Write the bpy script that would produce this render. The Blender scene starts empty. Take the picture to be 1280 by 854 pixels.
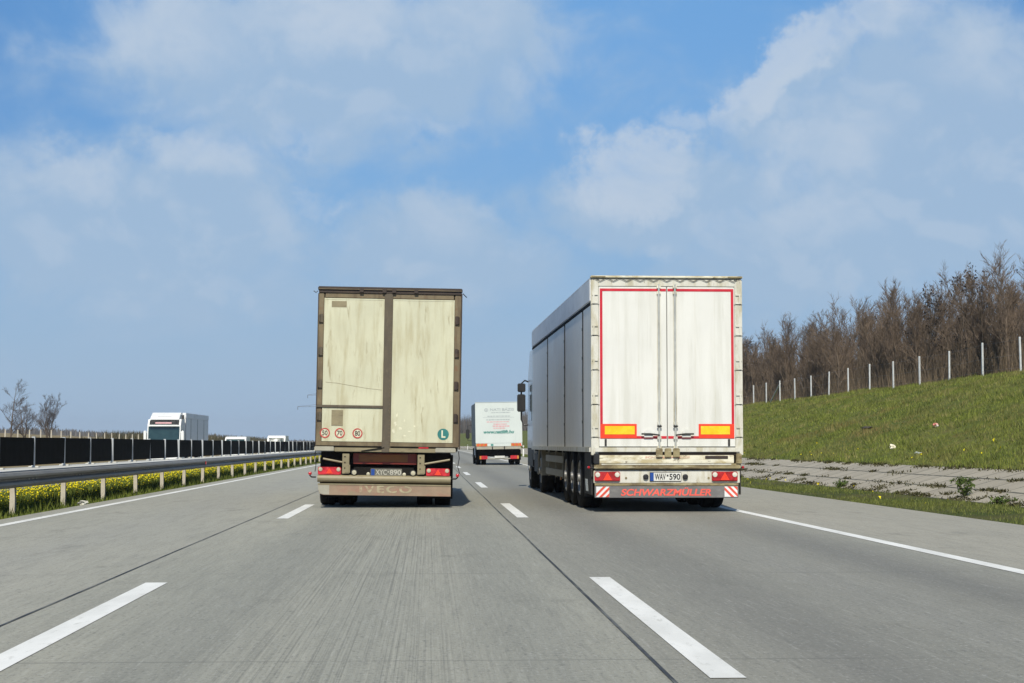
import bpy, bmesh, math, random
import numpy as np
from mathutils import Vector, Matrix, Euler
R = math.radians
C = bpy.context.scene.collection
sc = bpy.context.scene
RS = np.random.RandomState(7)

# ------------------------------------------------------------------ camera, light, exposure
cd = bpy.data.cameras.new("camera"); cam = bpy.data.objects.new("camera", cd); C.objects.link(cam)
cd.sensor_width = 36; cd.lens = 60.5; cd.clip_start = 0.1; cd.clip_end = 9000
cam.location = (0, 0, 1.12); cam.rotation_euler = (R(90 + 3.407), 0, R(-2.765))
sc.camera = cam
SUN_EL, SUN_AZ = 46.0, 184.0            # azimuth clockwise from +Y: behind the camera, a touch to the left
sd = bpy.data.lights.new("sun", 'SUN'); sun = bpy.data.objects.new("sun", sd); C.objects.link(sun)
sd.energy = 4.9; sd.angle = R(0.5); sd.color = (1.0, 0.94, 0.81)
trav = -Vector((math.sin(R(SUN_AZ)) * math.cos(R(SUN_EL)), math.cos(R(SUN_AZ)) * math.cos(R(SUN_EL)), math.sin(R(SUN_EL))))
sun.rotation_euler = trav.to_track_quat('-Z', 'Y').to_euler()
sun.location = (-20, -60, 60)
sc.view_settings.view_transform = 'Standard'; sc.view_settings.look = 'None'
sc.view_settings.exposure = 0.0; sc.view_settings.gamma = 1.0
sc.view_settings.use_curve_mapping = False
sc.cycles.max_bounces = 6; sc.cycles.use_denoising = True

# ------------------------------------------------------------------ node helpers
class NT:
    def __init__(s, tree): s.t = tree; s.n = tree.nodes; s.l = tree.links
    def node(s, kind, **kw):
        n = s.n.new(kind)
        for k, v in kw.items(): setattr(n, k, v)
        return n
    def put(s, sock, v):
        if isinstance(v, bpy.types.NodeSocket): s.l.new(v, sock)
        elif v is not None: sock.default_value = v
    def math(s, op, a, b=None, c=None, clamp=False):
        n = s.node('ShaderNodeMath', operation=op, use_clamp=clamp)
        s.put(n.inputs[0], a); s.put(n.inputs[1], b); s.put(n.inputs[2], c)
        return n.outputs[0]
    def vmath(s, op, a, b=None):
        n = s.node('ShaderNodeVectorMath', operation=op)
        s.put(n.inputs[0], a); s.put(n.inputs[1], b)
        return n.outputs['Value'] if op in ('LENGTH', 'DOT_PRODUCT', 'DISTANCE') else n.outputs[0]
    def noise(s, vec, scale, detail=4, rough=.55, dist=0.0):
        n = s.node('ShaderNodeTexNoise')
        s.put(n.inputs['Vector'], vec); n.inputs['Scale'].default_value = scale
        n.inputs['Detail'].default_value = detail; n.inputs['Roughness'].default_value = rough
        n.inputs['Distortion'].default_value = dist
        return n.outputs[0]
    def ramp(s, v, a, b, lo=0., hi=1., smooth=True):
        n = s.node('ShaderNodeMapRange', interpolation_type='SMOOTHSTEP' if smooth else 'LINEAR')
        s.put(n.inputs[0], v); n.inputs[1].default_value = a; n.inputs[2].default_value = b
        s.put(n.inputs[3], lo); s.put(n.inputs[4], hi)
        return n.outputs[0]
    def mix(s, f, a, b, mode='MIX'):
        n = s.node('ShaderNodeMix', data_type='RGBA', blend_type=mode)
        s.put(n.inputs[0], f); s.put(n.inputs[6], c4(a)); s.put(n.inputs[7], c4(b))
        return n.outputs[2]
    def sep(s, v):
        n = s.node('ShaderNodeSeparateXYZ'); s.put(n.inputs[0], v); return n.outputs
    def comb(s, x, y, z):
        n = s.node('ShaderNodeCombineXYZ')
        s.put(n.inputs[0], x); s.put(n.inputs[1], y); s.put(n.inputs[2], z); return n.outputs[0]
    def scl(s, v, sx, sy, sz): return s.vmath('MULTIPLY', v, (sx, sy, sz))
def c4(c):
    return (c[0], c[1], c[2], 1.0) if isinstance(c, (tuple, list)) else c

# ------------------------------------------------------------------ world: sky with hazy spring cumulus
W = bpy.data.worlds.new("World"); sc.world = W; W.use_nodes = True
nt = NT(W.node_tree); nt.n.clear()
SKY_STRENGTH = 0.10
tc = nt.node('ShaderNodeTexCoord').outputs['Generated']
sky = nt.node('ShaderNodeTexSky', sky_type='NISHITA'); sky.sun_disc = False
sky.sun_elevation = R(SUN_EL); sky.sun_rotation = R(SUN_AZ)
sky.air_density = 1.0; sky.dust_density = 1.2; sky.ozone_density = 2.2
dx, dy, dz = nt.sep(tc)[:]
az = nt.math('MULTIPLY', nt.math('ARCTAN2', dx, dy), 180 / math.pi)
el = nt.math('MULTIPLY', nt.math('ARCSINE', dz), 180 / math.pi)
def deg(px, py): return 2.765 + math.degrees(math.atan((px - 640) / 2150)), 3.407 + math.degrees(math.atan((427 - py) / 2150))
# slow warp of the cloud outlines
ae = nt.comb(az, el, 0.0)
w1 = nt.math('SUBTRACT', nt.noise(ae, .30, 7, .62), .5); 
ae2 = nt.vmath('ADD', ae, (31., 17., 5.))
w2 = nt.math('SUBTRACT', nt.noise(ae2, .30, 7, .62), .5)
wa = nt.math('ADD', az, nt.math('MULTIPLY', w1, 5.0)); we = nt.math('ADD', el, nt.math('MULTIPLY', w2, 4.4))
def blob(px, py, rx, ry, tilt=0, amp=1.0, hard=.1):
    """one cloud bank, by its place on the sky (azimuth/elevation)"""
    a0, e0 = deg(px, py); k = .02665
    u = nt.math('SUBTRACT', wa, a0); v = nt.math('SUBTRACT', we, e0)
    c, s = math.cos(R(tilt)), math.sin(R(tilt))
    uu = nt.math('MULTIPLY', nt.math('ADD', nt.math('MULTIPLY', u, c), nt.math('MULTIPLY', v, s)), 1 / (rx * k))
    vv = nt.math('MULTIPLY', nt.math('SUBTRACT', nt.math('MULTIPLY', v, c), nt.math('MULTIPLY', u, s)), 1 / (ry * k))
    r = nt.math('SQRT', nt.math('ADD', nt.math('MULTIPLY', uu, uu), nt.math('MULTIPLY', vv, vv)))
    return nt.ramp(r, 1.0, hard, 0.0, amp)
def union(bs):
    o = bs[0]
    for b in bs[1:]: o = nt.math('MAXIMUM', o, b)
    return o
shade_b = union([blob(400, 70, 470, 190, 0, .95), blob(560, 30, 230, 110, 0, .9), blob(170, 290, 330, 190, 0, .95),
                 blob(545, 320, 230, 120, 0, .85), blob(1160, 210, 330, 260, 25, 1.1), blob(850, 245, 220, 100, 10, .9),
                 blob(1000, 120, 210, 60, 38, .8), blob(300, 350, 220, 90, 0, .55), blob(1050, 300, 330, 130, 0, .9)])
bright_b = union([blob(200, 45, 237, 108, 0, .7), blob(440, 15, 364, 87, 0, .8), blob(690, 70, 125, 130, 0, .4),
                  blob(245, 200, 125, 65, 0, .8), blob(95, 215, 118, 79, 0, .7), blob(800, 215, 118, 69, 8, 1.0, .3),
                  blob(980, 95, 168, 49, 40, 1.0, .3), blob(1090, 40, 154, 58, 30, .8), blob(1040, 190, 154, 87, 20, .7),
                  blob(1010, 270, 118, 65, 0, .7), blob(540, 280, 112, 87, 20, .5), blob(405, 245, 56, 34, 0, .5),
                  blob(1230, 90, 140, 116, 0, .5), blob(840, 160, 84, 37, 0, .7), blob(340, 280, 70, 72, 0, .5)])
fine = nt.noise(nt.scl(ae, 1, 1.25, 1), .32, 8, .56, .4)
den = nt.ramp(nt.math('ADD', shade_b, nt.math('MULTIPLY', nt.math('SUBTRACT', fine, .5), 1.25)), -.05, .70)
lit = nt.ramp(nt.math('ADD', bright_b, nt.math('MULTIPLY', nt.math('SUBTRACT', fine, .5), 1.5)), .12, 1.0)
# the rest of the sky carries the same loose cloud
gen = nt.noise(nt.scl(ae, 1, 1.7, 1), .055, 6, .55)
away = nt.ramp(nt.math('ABSOLUTE', nt.math('SUBTRACT', az, 2.8)), 19., 26.)
high = nt.ramp(el, 15.5, 21.)
rest = nt.math('MULTIPLY', nt.math('MAXIMUM', away, high), nt.ramp(gen, .46, .66, 0., .45))
den = nt.math('MAXIMUM', den, rest)
K = 1 / SKY_STRENGTH
blue = nt.mix(nt.ramp(el, 0., 15.), (.245*K, .440*K, .690*K), (.150*K, .385*K, .760*K))
side = nt.ramp(nt.math('ABSOLUTE', nt.math('SUBTRACT', az, 3.5)), 6., 22.)
blue = nt.mix(nt.math('MULTIPLY', side, nt.ramp(el, 3., 14.)), blue, (.080*K, .265*K, .610*K))
blue = nt.mix(nt.ramp(el, 18., 45.), blue, (.075*K, .150*K, .280*K))
clear = nt.mix(.80, sky.outputs[0], blue)
c_sh = nt.mix(nt.ramp(el, 0., 10.), (.350*K, .500*K, .685*K), (.370*K, .510*K, .685*K))
c_sh = nt.mix(nt.ramp(el, 18., 40.), c_sh, (.36*K, .40*K, .46*K))
f_lo = nt.noise(nt.scl(nt.vmath('ADD', ae, (-.25, -.75, 0.)), 1, 1.25, 1), .32, 8, .56, .4)
emb = nt.math('SUBTRACT', f_lo, fine)
puff = nt.math('MULTIPLY', nt.ramp(emb, -.02, .16), nt.ramp(den, .25, .75))
under = nt.math('MULTIPLY', nt.ramp(emb, -.02, -.16), nt.ramp(den, .25, .75))
lit = nt.math('MAXIMUM', lit, nt.math('MULTIPLY', puff, .42))
lit = nt.math('MULTIPLY', lit, nt.math('SUBTRACT', 1.0, nt.math('MULTIPLY', under, .4)))
col = nt.mix(nt.math('MULTIPLY', den, .85), clear, c_sh)
col = nt.mix(nt.math('MULTIPLY', lit, .80), col, (.525*K, .620*K, .745*K))
low = nt.ramp(el, 8.5, 0.)
col = nt.mix(nt.math('MULTIPLY', low, .75), col, (.385*K, .515*K, .675*K))
bg = nt.node('ShaderNodeBackground'); nt.put(bg.inputs[0], col); bg.inputs[1].default_value = SKY_STRENGTH
out = nt.node('ShaderNodeOutputWorld'); nt.l.new(bg.outputs[0], out.inputs[0])

# ------------------------------------------------------------------ materials
def new_mat(name):
    m = bpy.data.materials.new(name); m.use_nodes = True
    t = NT(m.node_tree); b = t.n['Principled BSDF']
    return m, t, b
def pmat(name, base, rough=.55, metal=0., var=.12, scale=4., dirt=None, damt=.5, dscale=(3, 3, 3), dlo=.5, dhi=.75,
         dirt2=None, d2scale=(12, 12, 12), d2lo=.58, d2hi=.7, d2amt=.7, bump=0., bscale=30., spec=.5, coat=0.):
    m, t, b = new_mat(name)
    oc = t.node('ShaderNodeTexCoord').outputs['Object']
    n = t.noise(oc, scale, 5, .6)
    lo = tuple(x * (1 - var) for x in base); hi = tuple(min(x * (1 + var), .95) for x in base)
    col = t.mix(t.ramp(n, .3, .7), lo, hi)
    if dirt:
        f = t.ramp(t.noise(t.scl(oc, *dscale), 1., 6, .62, .2), dlo, dhi, 0., damt)
        col = t.mix(f, col, dirt)
    if dirt2:
        f = t.ramp(t.noise(t.vmath('ADD', t.scl(oc, *d2scale), (7.3, 1.7, 4.1)), 1., 6, .65, .3), d2lo, d2hi, 0., d2amt)
        col = t.mix(f, col, dirt2)
    t.put(b.inputs['Base Color'], col)
    t.put(b.inputs['Roughness'], t.ramp(n, .2, .8, max(rough - .08, .02), min(rough + .1, 1.), smooth=False))
    b.inputs['Metallic'].default_value = metal
    b.inputs['Specular IOR Level'].default_value = spec
    if coat: b.inputs['Coat Weight'].default_value = coat
    if bump:
        bn = t.node('ShaderNodeBump'); bn.inputs['Strength'].default_value = bump; bn.inputs['Distance'].default_value = .02
        t.put(bn.inputs['Height'], t.noise(oc, bscale, 4, .6)); t.l.new(bn.outputs[0], b.inputs['Normal'])
    return m
def flat(name, base, rough=.5, metal=0., **k): return pmat(name, base, rough, metal, var=k.pop('var', .08), **k)

BR = (.13, .095, .055); RUST = (.16, .07, .03); GRIME = (.10, .09, .07)
M = {}
M['cream_door'] = pmat('cream_door', (.545, .540, .395), .5, var=.06, scale=1.2, dirt=(.41, .375, .235), damt=.75, dscale=(7, 7, .9), dlo=.44, dhi=.70,
                       dirt2=(.26, .21, .11), d2scale=(14, 14, 2.2), d2lo=.58, d2hi=.74, d2amt=.75)
M['pale_peel'] = pmat('pale_peel', (.66, .645, .49), .6, var=.08, scale=5)
M['tan_frame'] = pmat('tan_frame', (.165, .128, .072), .55, dirt=(.09, .06, .032), damt=.75, dscale=(7, 7, 1.2), dlo=.42, dhi=.68, dirt2=RUST, d2scale=(9, 9, 5), d2amt=.6)
M['tan_bar'] = pmat('tan_bar', (.235, .200, .120), .5, dirt=(.15, .115, .065), damt=.7, dscale=(3, 6, 12), dirt2=(.10, .07, .04), d2scale=(5, 9, 14), d2amt=.6)
M['brown_dark'] = pmat('brown_dark', (.036, .023, .016), .55, dirt=(.09, .06, .035), damt=.6, dscale=(2, 2, 8))
M['grey_brown'] = pmat('grey_brown', (.088, .070, .046), .6, dirt=(.05, .04, .03), damt=.6, dscale=(14, 14, 2), dirt2=(.20, .17, .10), d2scale=(18, 18, 5), d2amt=.5)
M['tarp_brown'] = pmat('tarp_brown', (.13, .10, .07), .6, dirt=(.07, .055, .04), damt=.6, dscale=(2, 2, .8))
M['black_chassis'] = pmat('black_chassis', (.010, .009, .008), .75, spec=.15, dirt=(.05, .04, .03), damt=.5, dscale=(5, 5, 5))
M['charcoal'] = pmat('charcoal', (.034, .033, .032), .6, spec=.25, dirt=(.10, .09, .08), damt=.4, dscale=(4, 4, 8))
M['rubber'] = pmat('rubber', (.010, .010, .010), .8, spec=.15, dirt=(.05, .047, .042), damt=.5, dscale=(6, 6, 6), bump=.2, bscale=50)
M['rim_grey'] = pmat('rim_grey', (.30, .29, .27), .4, .6, dirt=(.10, .08, .06), damt=.7, dscale=(8, 8, 8))
M['peach'] = pmat('peach_flap', (.275, .200, .138), .6, var=.1, dirt=(.29, .140, .100), damt=.65, dscale=(2.2, 2, 4), dlo=.45, dhi=.62, dirt2=(.22, .19, .12), d2scale=(9, 9, 9), d2lo=.55, d2hi=.7, d2amt=.6)
M['peach_letter'] = pmat('worn_letter', (.37, .33, .21), .6, dirt=(.28, .185, .13), damt=.9, dscale=(14, 14, 14), dlo=.46, dhi=.60)
M['red_lens'] = pmat('red_lens', (.46, .020, .03), .2, var=.3, scale=14, dirt=(.75, .10, .08), damt=.6, dscale=(16, 16, 16))
M['red_dull'] = pmat('red_tail', (.36, .012, .016), .2, var=.3, scale=14, coat=.4)
M['lamp_white'] = flat('lamp_white', (.62, .60, .52), .25, scale=20)
M['lamp_dirty'] = pmat('lamp_dirty', (.44, .41, .30), .4, dirt=(.22, .19, .12), damt=.7, dscale=(30, 30, 30))
M['plate_white'] = pmat('plate_white', (.62, .62, .58), .4, dirt=(.4, .38, .33), damt=.4, dscale=(12, 12, 12))
M['plate_dirty'] = pmat('plate_dirty', (.135, .13, .105), .6, dirt=(.07, .065, .05), damt=.5, dscale=(14, 14, 14))
M['plate_blue'] = flat('plate_blue', (.012, .06, .28), .4)
M['ink'] = flat('ink_black', (.02, .02, .022), .5)
M['ink_dirty'] = flat('ink_dirty', (.42, .41, .35), .6, dirt=(.2, .19, .15), damt=.7, dscale=(30, 30, 30))
M['sticker_red'] = pmat('sticker_red', (.42, .06, .05), .5, dirt=(.5, .42, .28), damt=.5, dscale=(20, 20, 20))
M['sticker_ink'] = flat('sticker_ink', (.09, .08, .06), .6)
M['teal'] = pmat('teal_sticker', (.025, .17, .16), .45, dirt=(.10, .22, .19), damt=.4, dscale=(12, 12, 12))
M['orange_plate'] = pmat('orange_plate', (.26, .085, .012), .45, dirt=(.06, .02, .008), damt=.7, dscale=(5, 5, 7))
M['red_plate'] = pmat('red_plate', (.24, .025, .010), .45, dirt=(.08, .015, .008), damt=.6, dscale=(6, 6, 6))
M['white_door'] = pmat('white_door', (.70, .70, .665), .38, var=.03, scale=1.0, dirt=(.50, .495, .43), damt=.5, dscale=(4, 4, .35), dlo=.42, dhi=.70,
                       dirt2=(.33, .31, .25), d2scale=(18, 18, .8), d2lo=.62, d2hi=.78, d2amt=.35)
M['white_frame'] = pmat('white_frame', (.61, .60, .535), .4, var=.05, dirt=(.40, .36, .23), damt=.8, dscale=(6, 6, 1.6), dlo=.44, dhi=.68, dirt2=(.20, .14, .07), d2scale=(17, 17, 7), d2lo=.62, d2hi=.72, d2amt=.7)
M['rusty_white'] = pmat('rusty_white', (.70, .67, .54), .5, dirt=(.40, .32, .15), damt=.8, dscale=(3, 5, 9), dlo=.44, dhi=.64, dirt2=(.10, .07, .035), d2scale=(7, 9, 16), d2lo=.58, d2hi=.67, d2amt=.8)
M['rust_beam'] = pmat('rust_beam', (.30, .25, .13), .6, dirt=(.12, .085, .04), damt=.85, dscale=(3, 6, 8), dlo=.42, dhi=.62, dirt2=(.52, .48, .34), d2scale=(4, 9, 18), d2lo=.56, d2hi=.68, d2amt=.7)
M['red_line'] = pmat('red_tape', (.53, .018, .035), .35, var=.1, dirt=(.60, .12, .10), damt=.3, dscale=(5, 5, 2))
M['red_bright'] = flat('red_reflector', (.80, .055, .022), .3, scale=8)
M['yellow_refl'] = pmat('yellow_reflector', (.86, .54, .015), .25, var=.12, scale=6, dirt=(.95, .72, .10), damt=.7, dscale=(3, 3, 9))
M['alu_side'] = pmat('alu_side', (.82, .80, .75), .38, .0, var=.06, scale=1.5, dirt=(.66, .64, .60), damt=.5, dscale=(.4, .4, .3), dlo=.42, dhi=.7, dirt2=(.40, .37, .33), d2scale=(1.5, 1.5, .5), d2lo=.62, d2hi=.84, d2amt=.4)
M['grey_tarp'] = pmat('grey_tarp', (.76, .77, .78), .5, var=.08, scale=1.2, dirt=(.58, .59, .60), damt=.5, dscale=(1, 1, 4))
M['board_grey'] = pmat('board_grey', (.155, .150, .150), .5, dirt=(.26, .25, .23), damt=.5, dscale=(4, 4, 7))
M['red_letter'] = pmat('red_letter', (.80, .115, .085), .45, var=.08, dirt=(.62, .20, .15), damt=.5, dscale=(20, 20, 20))
M['ghost_letter'] = pmat('ghost_letter', (.55, .22, .16), .5, dirt=(.62, .52, .36), damt=.8, dscale=(25, 25, 25), dlo=.4, dhi=.55)
M['hazard_white'] = flat('hazard_white', (.74, .74, .74), .35)
M['hazard_red'] = flat('hazard_red', (.66, .085, .05), .35)
M['steel'] = pmat('steel_rod', (.62, .62, .57), .35, .5, dirt=(.40, .34, .22), damt=.6, dscale=(20, 20, 2))
M['cream_guard'] = pmat('cream_guard', (.33, .315, .255), .5, dirt=(.22, .20, .15), damt=.6, dscale=(4, 4, 6))
M['white_paint'] = pmat('white_paint', (.78, .79, .78), .3, var=.03, coat=.3, dirt=(.6, .6, .58), damt=.3, dscale=(1, 1, 3))
M['white_box'] = pmat('white_box', (.58, .63, .61), .4, var=.03, scale=.7, dirt=(.48, .54, .52), damt=.5, dscale=(2, 2, .4))
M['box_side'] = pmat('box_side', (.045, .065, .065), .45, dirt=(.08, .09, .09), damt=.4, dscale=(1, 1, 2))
M['lorry_side'] = pmat('lorry_side', (.74, .74, .74), .45, .1, var=.05, dirt=(.62, .63, .64), damt=.5, dscale=(.6, .6, .4))
M['glass_dark'] = pmat('glass_dark', (.020, .045, .045), .08, var=.2, scale=1.5, spec=.9)
M['black_gloss'] = flat('black_gloss', (.012, .012, .014), .3)
M['black_plastic'] = pmat('black_plastic', (.016, .016, .017), .45)
M['amber'] = flat('amber_lens', (.50, .20, .03), .4)
M['teal_ink'] = flat('teal_ink', (.07, .24, .21), .5)
M['grey_ink'] = flat('grey_ink', (.36, .40, .41), .5)
M['pink_ink'] = flat('pink_ink', (.62, .36, .38), .5)
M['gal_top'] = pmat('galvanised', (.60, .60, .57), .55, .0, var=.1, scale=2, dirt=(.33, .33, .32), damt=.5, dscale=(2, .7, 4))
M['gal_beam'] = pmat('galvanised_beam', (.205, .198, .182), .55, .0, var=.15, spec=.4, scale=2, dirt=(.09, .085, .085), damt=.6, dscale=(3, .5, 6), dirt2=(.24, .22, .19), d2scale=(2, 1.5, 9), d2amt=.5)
M['gal_lap'] = pmat('galvanised_lap', (.20, .195, .185), .55, dirt=(.10, .09, .085), damt=.6, dscale=(3, 3, 6))
M['rail_post'] = pmat('rail_post', (.50, .46, .38), .6, dirt=(.30, .25, .18), damt=.6, dscale=(8, 8, 3))
M['screen_black'] = pmat('screen_black', (.0045, .005, .0045), .85, dirt=(.012, .012, .008), damt=.5, dscale=(.6, .6, 3), spec=.05)
M['screen_post'] = pmat('screen_post', (.50, .53, .55), .45, .2, dirt=(.30, .31, .31), damt=.5, dscale=(9, 9, 2))
M['fence_post'] = pmat('fence_post', (.56, .58, .59), .55, dirt=(.40, .40, .38), damt=.5, dscale=(9, 9, 2))
M['wire'] = flat('fence_wire', (.20, .20, .20), .5, .5)
M['bark'] = pmat('bark', (.135, .105, .080), .9, var=.3, scale=2, spec=.1)
M['twig'] = pmat('twig', (.165, .124, .092), .9, var=.35, scale=1.2, spec=.1)
M['twig_far'] = pmat('twig_far', (.13, .115, .11), .9, var=.3, scale=.3, spec=.1)
M['pods'] = pmat('seed_pods', (.040, .032, .030), .9, var=.3, spec=.1)
M['paper_white'] = flat('paper_white', (.75, .70, .55), .7)
M['paper_red'] = pmat('paper_red', (.70, .25, .20), .7, dirt=(.75, .72, .68), damt=1., dscale=(9, 9, 9), dlo=.48, dhi=.55)
M['paper_grey'] = flat('paper_grey', (.50, .55, .55), .6)
M['dark_lump'] = flat('dark_cloth', (.05, .045, .045), .9)
M['dirt_stone'] = flat('pale_stone', (.55, .54, .48), .8, var=.2)
M['pylon'] = flat('pylon_steel', (.12, .13, .15), .6, .2)
M['delin'] = flat('delineator_white', (.78, .78, .76), .5)

# ------------------------------------------------------------------ mesh helpers
def link(o, parent=None):
    C.objects.link(o)
    if parent is not None: o.parent = parent
    return o
def tag(o, label=None, cat=None, group=None, kind=None):
    for k, v in (('label', label), ('category', cat), ('group', group), ('kind', kind)):
        if v: o[k] = v
    return o
def empty(name, loc, label, cat, group=None, rot=(0, 0, 0)):
    o = bpy.data.objects.new(name, None); o.empty_display_size = .3
    o.location = loc; o.rotation_euler = rot; link(o)
    return tag(o, label, cat, group)
class MB:
    def __init__(s): s.bm = bmesh.new(); s.mi = 0
    def _geom(s, vs, fs):
        bv = [s.bm.verts.new(v) for v in vs]
        for f in fs:
            try: fc = s.bm.faces.new([bv[i] for i in f]); fc.material_index = s.mi
            except ValueError: pass
        return bv
    def box(s, x0, x1, y0, y1, z0, z1, b=0.):
        if b > 0:
            b = min(b, (x1 - x0) * .45, (y1 - y0) * .45, (z1 - z0) * .45)
            t = bmesh.new(); bmesh.ops.create_cube(t, size=1)
            for v in t.verts:
                v.co = ((x0 + x1) / 2 + v.co.x * (x1 - x0), (y0 + y1) / 2 + v.co.y * (y1 - y0), (z0 + z1) / 2 + v.co.z * (z1 - z0))
            bmesh.ops.bevel(t, geom=t.edges[:], offset=b, segments=2, affect='EDGES')
            t.verts.index_update()
            s._geom([v.co.copy() for v in t.verts], [[v.index for v in f.verts] for f in t.faces]); t.free()
        else:
            vs = [(x, y, z) for z in (z0, z1) for y in (y0, y1) for x in (x0, x1)]
            s._geom(vs, [(0, 2, 3, 1), (4, 5, 7, 6), (0, 1, 5, 4), (2, 6, 7, 3), (0, 4, 6, 2), (1, 3, 7, 5)])
        return s
    def tube(s, pts, r, n=8, r1=None, cap=True):
        pts = [Vector(p) for p in pts]; N = len(pts); rings = []
        for i, p in enumerate(pts):
            d = (pts[min(i + 1, N - 1)] - pts[max(i - 1, 0)]).normalized()
            a = d.orthogonal().normalized() if i == 0 else (a - d * a.dot(d)).normalized()
            b = d.cross(a); rr = r if r1 is None else r + (r1 - r) * i / (N - 1)
            rings.append([s.bm.verts.new(p + (a * math.cos(2 * math.pi * k / n) + b * math.sin(2 * math.pi * k / n)) * rr) for k in range(n)])
        for i in range(N - 1):
            for k in range(n):
                f = s.bm.faces.new((rings[i][k], rings[i][(k + 1) % n], rings[i + 1][(k + 1) % n], rings[i + 1][k])); f.material_index = s.mi
        if cap:
            s.bm.faces.new(rings[0][::-1]).material_index = s.mi; s.bm.faces.new(rings[-1]).material_index = s.mi
        return s
    def lathe(s, prof, c, axis='X', n=28):
        """prof: (radius, offset along axis)"""
        rings = []
        for r, t in prof:
            ring = []
            for k in range(n):
                a = 2 * math.pi * k / n; p, q = r * math.cos(a), r * math.sin(a)
                v = {'X': (t, p, q), 'Y': (p, t, q), 'Z': (p, q, t)}[axis]
                ring.append(s.bm.verts.new(Vector(c) + Vector(v)))
            rings.append(ring)
        for i in range(len(rings) - 1):
            for k in range(n):
                f = s.bm.faces.new((rings[i][k], rings[i][(k + 1) % n], rings[i + 1][(k + 1) % n], rings[i + 1][k])); f.material_index = s.mi
        s.bm.faces.new(rings[0][::-1]).material_index = s.mi; s.bm.faces.new(rings[-1]).material_index = s.mi
        return s
    def prism(s, poly, axis, a0, a1):
        """poly in the two other axes (in order x,y,z without axis), extruded a0..a1"""
        def P(u, v, t): return {'X': (t, u, v), 'Y': (u, t, v), 'Z': (u, v, t)}[axis]
        n = len(poly)
        vs = [P(u, v, a0) for u, v in poly] + [P(u, v, a1) for u, v in poly]
        s._geom(vs, [tuple(range(n))[::-1], tuple(range(n, 2 * n))] + [(i, (i + 1) % n, n + (i + 1) % n, n + i) for i in range(n)])
        return s
    def build(s, name, mats, parent=None, smooth=False):
        bmesh.ops.recalc_face_normals(s.bm, faces=s.bm.faces)
        me = bpy.data.meshes.new(name); s.bm.to_mesh(me); s.bm.free()
        for m in (mats if isinstance(mats, list) else [mats]): me.materials.append(M[m] if isinstance(m, str) else m)
        if smooth:
            me.polygons.foreach_set('use_smooth', [True] * len(me.polygons))
            try: me.set_sharp_from_angle(angle=R(40))
            except Exception: pass
        return link(bpy.data.objects.new(name, me), parent)
def bx(name, mat, parent, *d, b=.006):
    return MB().box(*d, b=b).build(name, mat, parent)
def np_mesh(name, V, F, mat, parent=None, rnd=None):
    """big meshes straight from numpy: V (n,3), F (m,k)"""
    V = np.asarray(V, np.float32); F = np.asarray(F, np.int32); k = F.shape[1]
    me = bpy.data.meshes.new(name)
    me.vertices.add(len(V)); me.vertices.foreach_set('co', V.ravel())
    me.loops.add(F.size); me.loops.foreach_set('vertex_index', F.ravel())
    me.polygons.add(len(F)); me.polygons.foreach_set('loop_start', np.arange(0, F.size, k, dtype=np.int32))
    if rnd is not None:
        at = me.attributes.new('rnd', 'FLOAT', 'POINT'); at.data.foreach_set('value', np.asarray(rnd, np.float32))
    me.update(calc_edges=True); me.validate()
    me.materials.append(M[mat] if isinstance(mat, str) else mat)
    return link(bpy.data.objects.new(name, me), parent)
def text(name, body, mat, parent, x0, x1, z0, z1, y, depth=.004, shear=0., bold=.0, space=1.):
    """raised lettering on a face that looks toward -y, fitted into the box"""
    cu = bpy.data.curves.new('lettering_curve', 'FONT'); cu.body = body; cu.extrude = .02; cu.shear = shear; cu.offset = bold
    cu.space_character = space
    o = bpy.data.objects.new('lettering_curve', cu); C.objects.link(o)
    dg = bpy.context.evaluated_depsgraph_get(); me = bpy.data.meshes.new_from_object(o.evaluated_get(dg))
    bpy.data.objects.remove(o); bpy.data.curves.remove(cu)
    n = len(me.vertices); co = np.empty(n * 3, np.float32); me.vertices.foreach_get('co', co); co = co.reshape(-1, 3)
    mn, mx = co.min(0), co.max(0)
    q = np.empty_like(co)
    q[:, 0] = x0 + (co[:, 0] - mn[0]) / (mx[0] - mn[0]) * (x1 - x0)
    q[:, 2] = z0 + (co[:, 1] - mn[1]) / (mx[1] - mn[1]) * (z1 - z0)
    q[:, 1] = y - (co[:, 2] - mn[2]) / (mx[2] - mn[2]) * depth
    me.vertices.foreach_set('co', q.ravel()); me.update()
    me.materials.clear(); me.materials.append(M[mat]); me.name = name
    return link(bpy.data.objects.new(name, me), parent)

# ------------------------------------------------------------------ the lie of the land
def bend(y):
    y = np.asarray(y, float); t = np.clip(y - 320, 0, 260); u = np.clip(y - 580, 0, 260)
    return -(t ** 2) / 2400 - u * (260 / 1200) + u ** 2 / 2400
RIGHT = [(8.2, -.03), (9.2, -.02), (10.3, .02), (12.3, .58), (14, 1.1), (18, 2.35), (22, 3.5), (25, 4.15), (28, 4.35), (60, 4.6), (300, 6), (3000, 8)]
LEFT = [(-3000, 24), (-700, 16), (-280, 9.4), (-140, 5.7), (-80, 2.8), (-40, .75), (-32, .05), (-27, -.42)]
def wob(x, y): return np.sin(x * .9 + y * .23) * .5 + np.sin(x * .37 - y * .61 + 2) * .35 + np.sin(x * 1.7 + y * 1.1) * .15
def h_right(x, y):
    x = np.asarray(x, float); y = np.asarray(y, float)
    h = np.interp(x, [p[0] for p in RIGHT], [p[1] for p in RIGHT])
    return h + wob(x, y) * .09 * np.clip((x - 12.5) / 3, 0, 1)
def h_left(x, y):
    x = np.asarray(x, float); y = np.asarray(y, float)
    return np.interp(x, [p[0] for p in LEFT], [p[1] for p in LEFT]) + wob(x * .3, y * .3) * .12 * np.clip((-28 - x) / 8, 0, 1)
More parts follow.
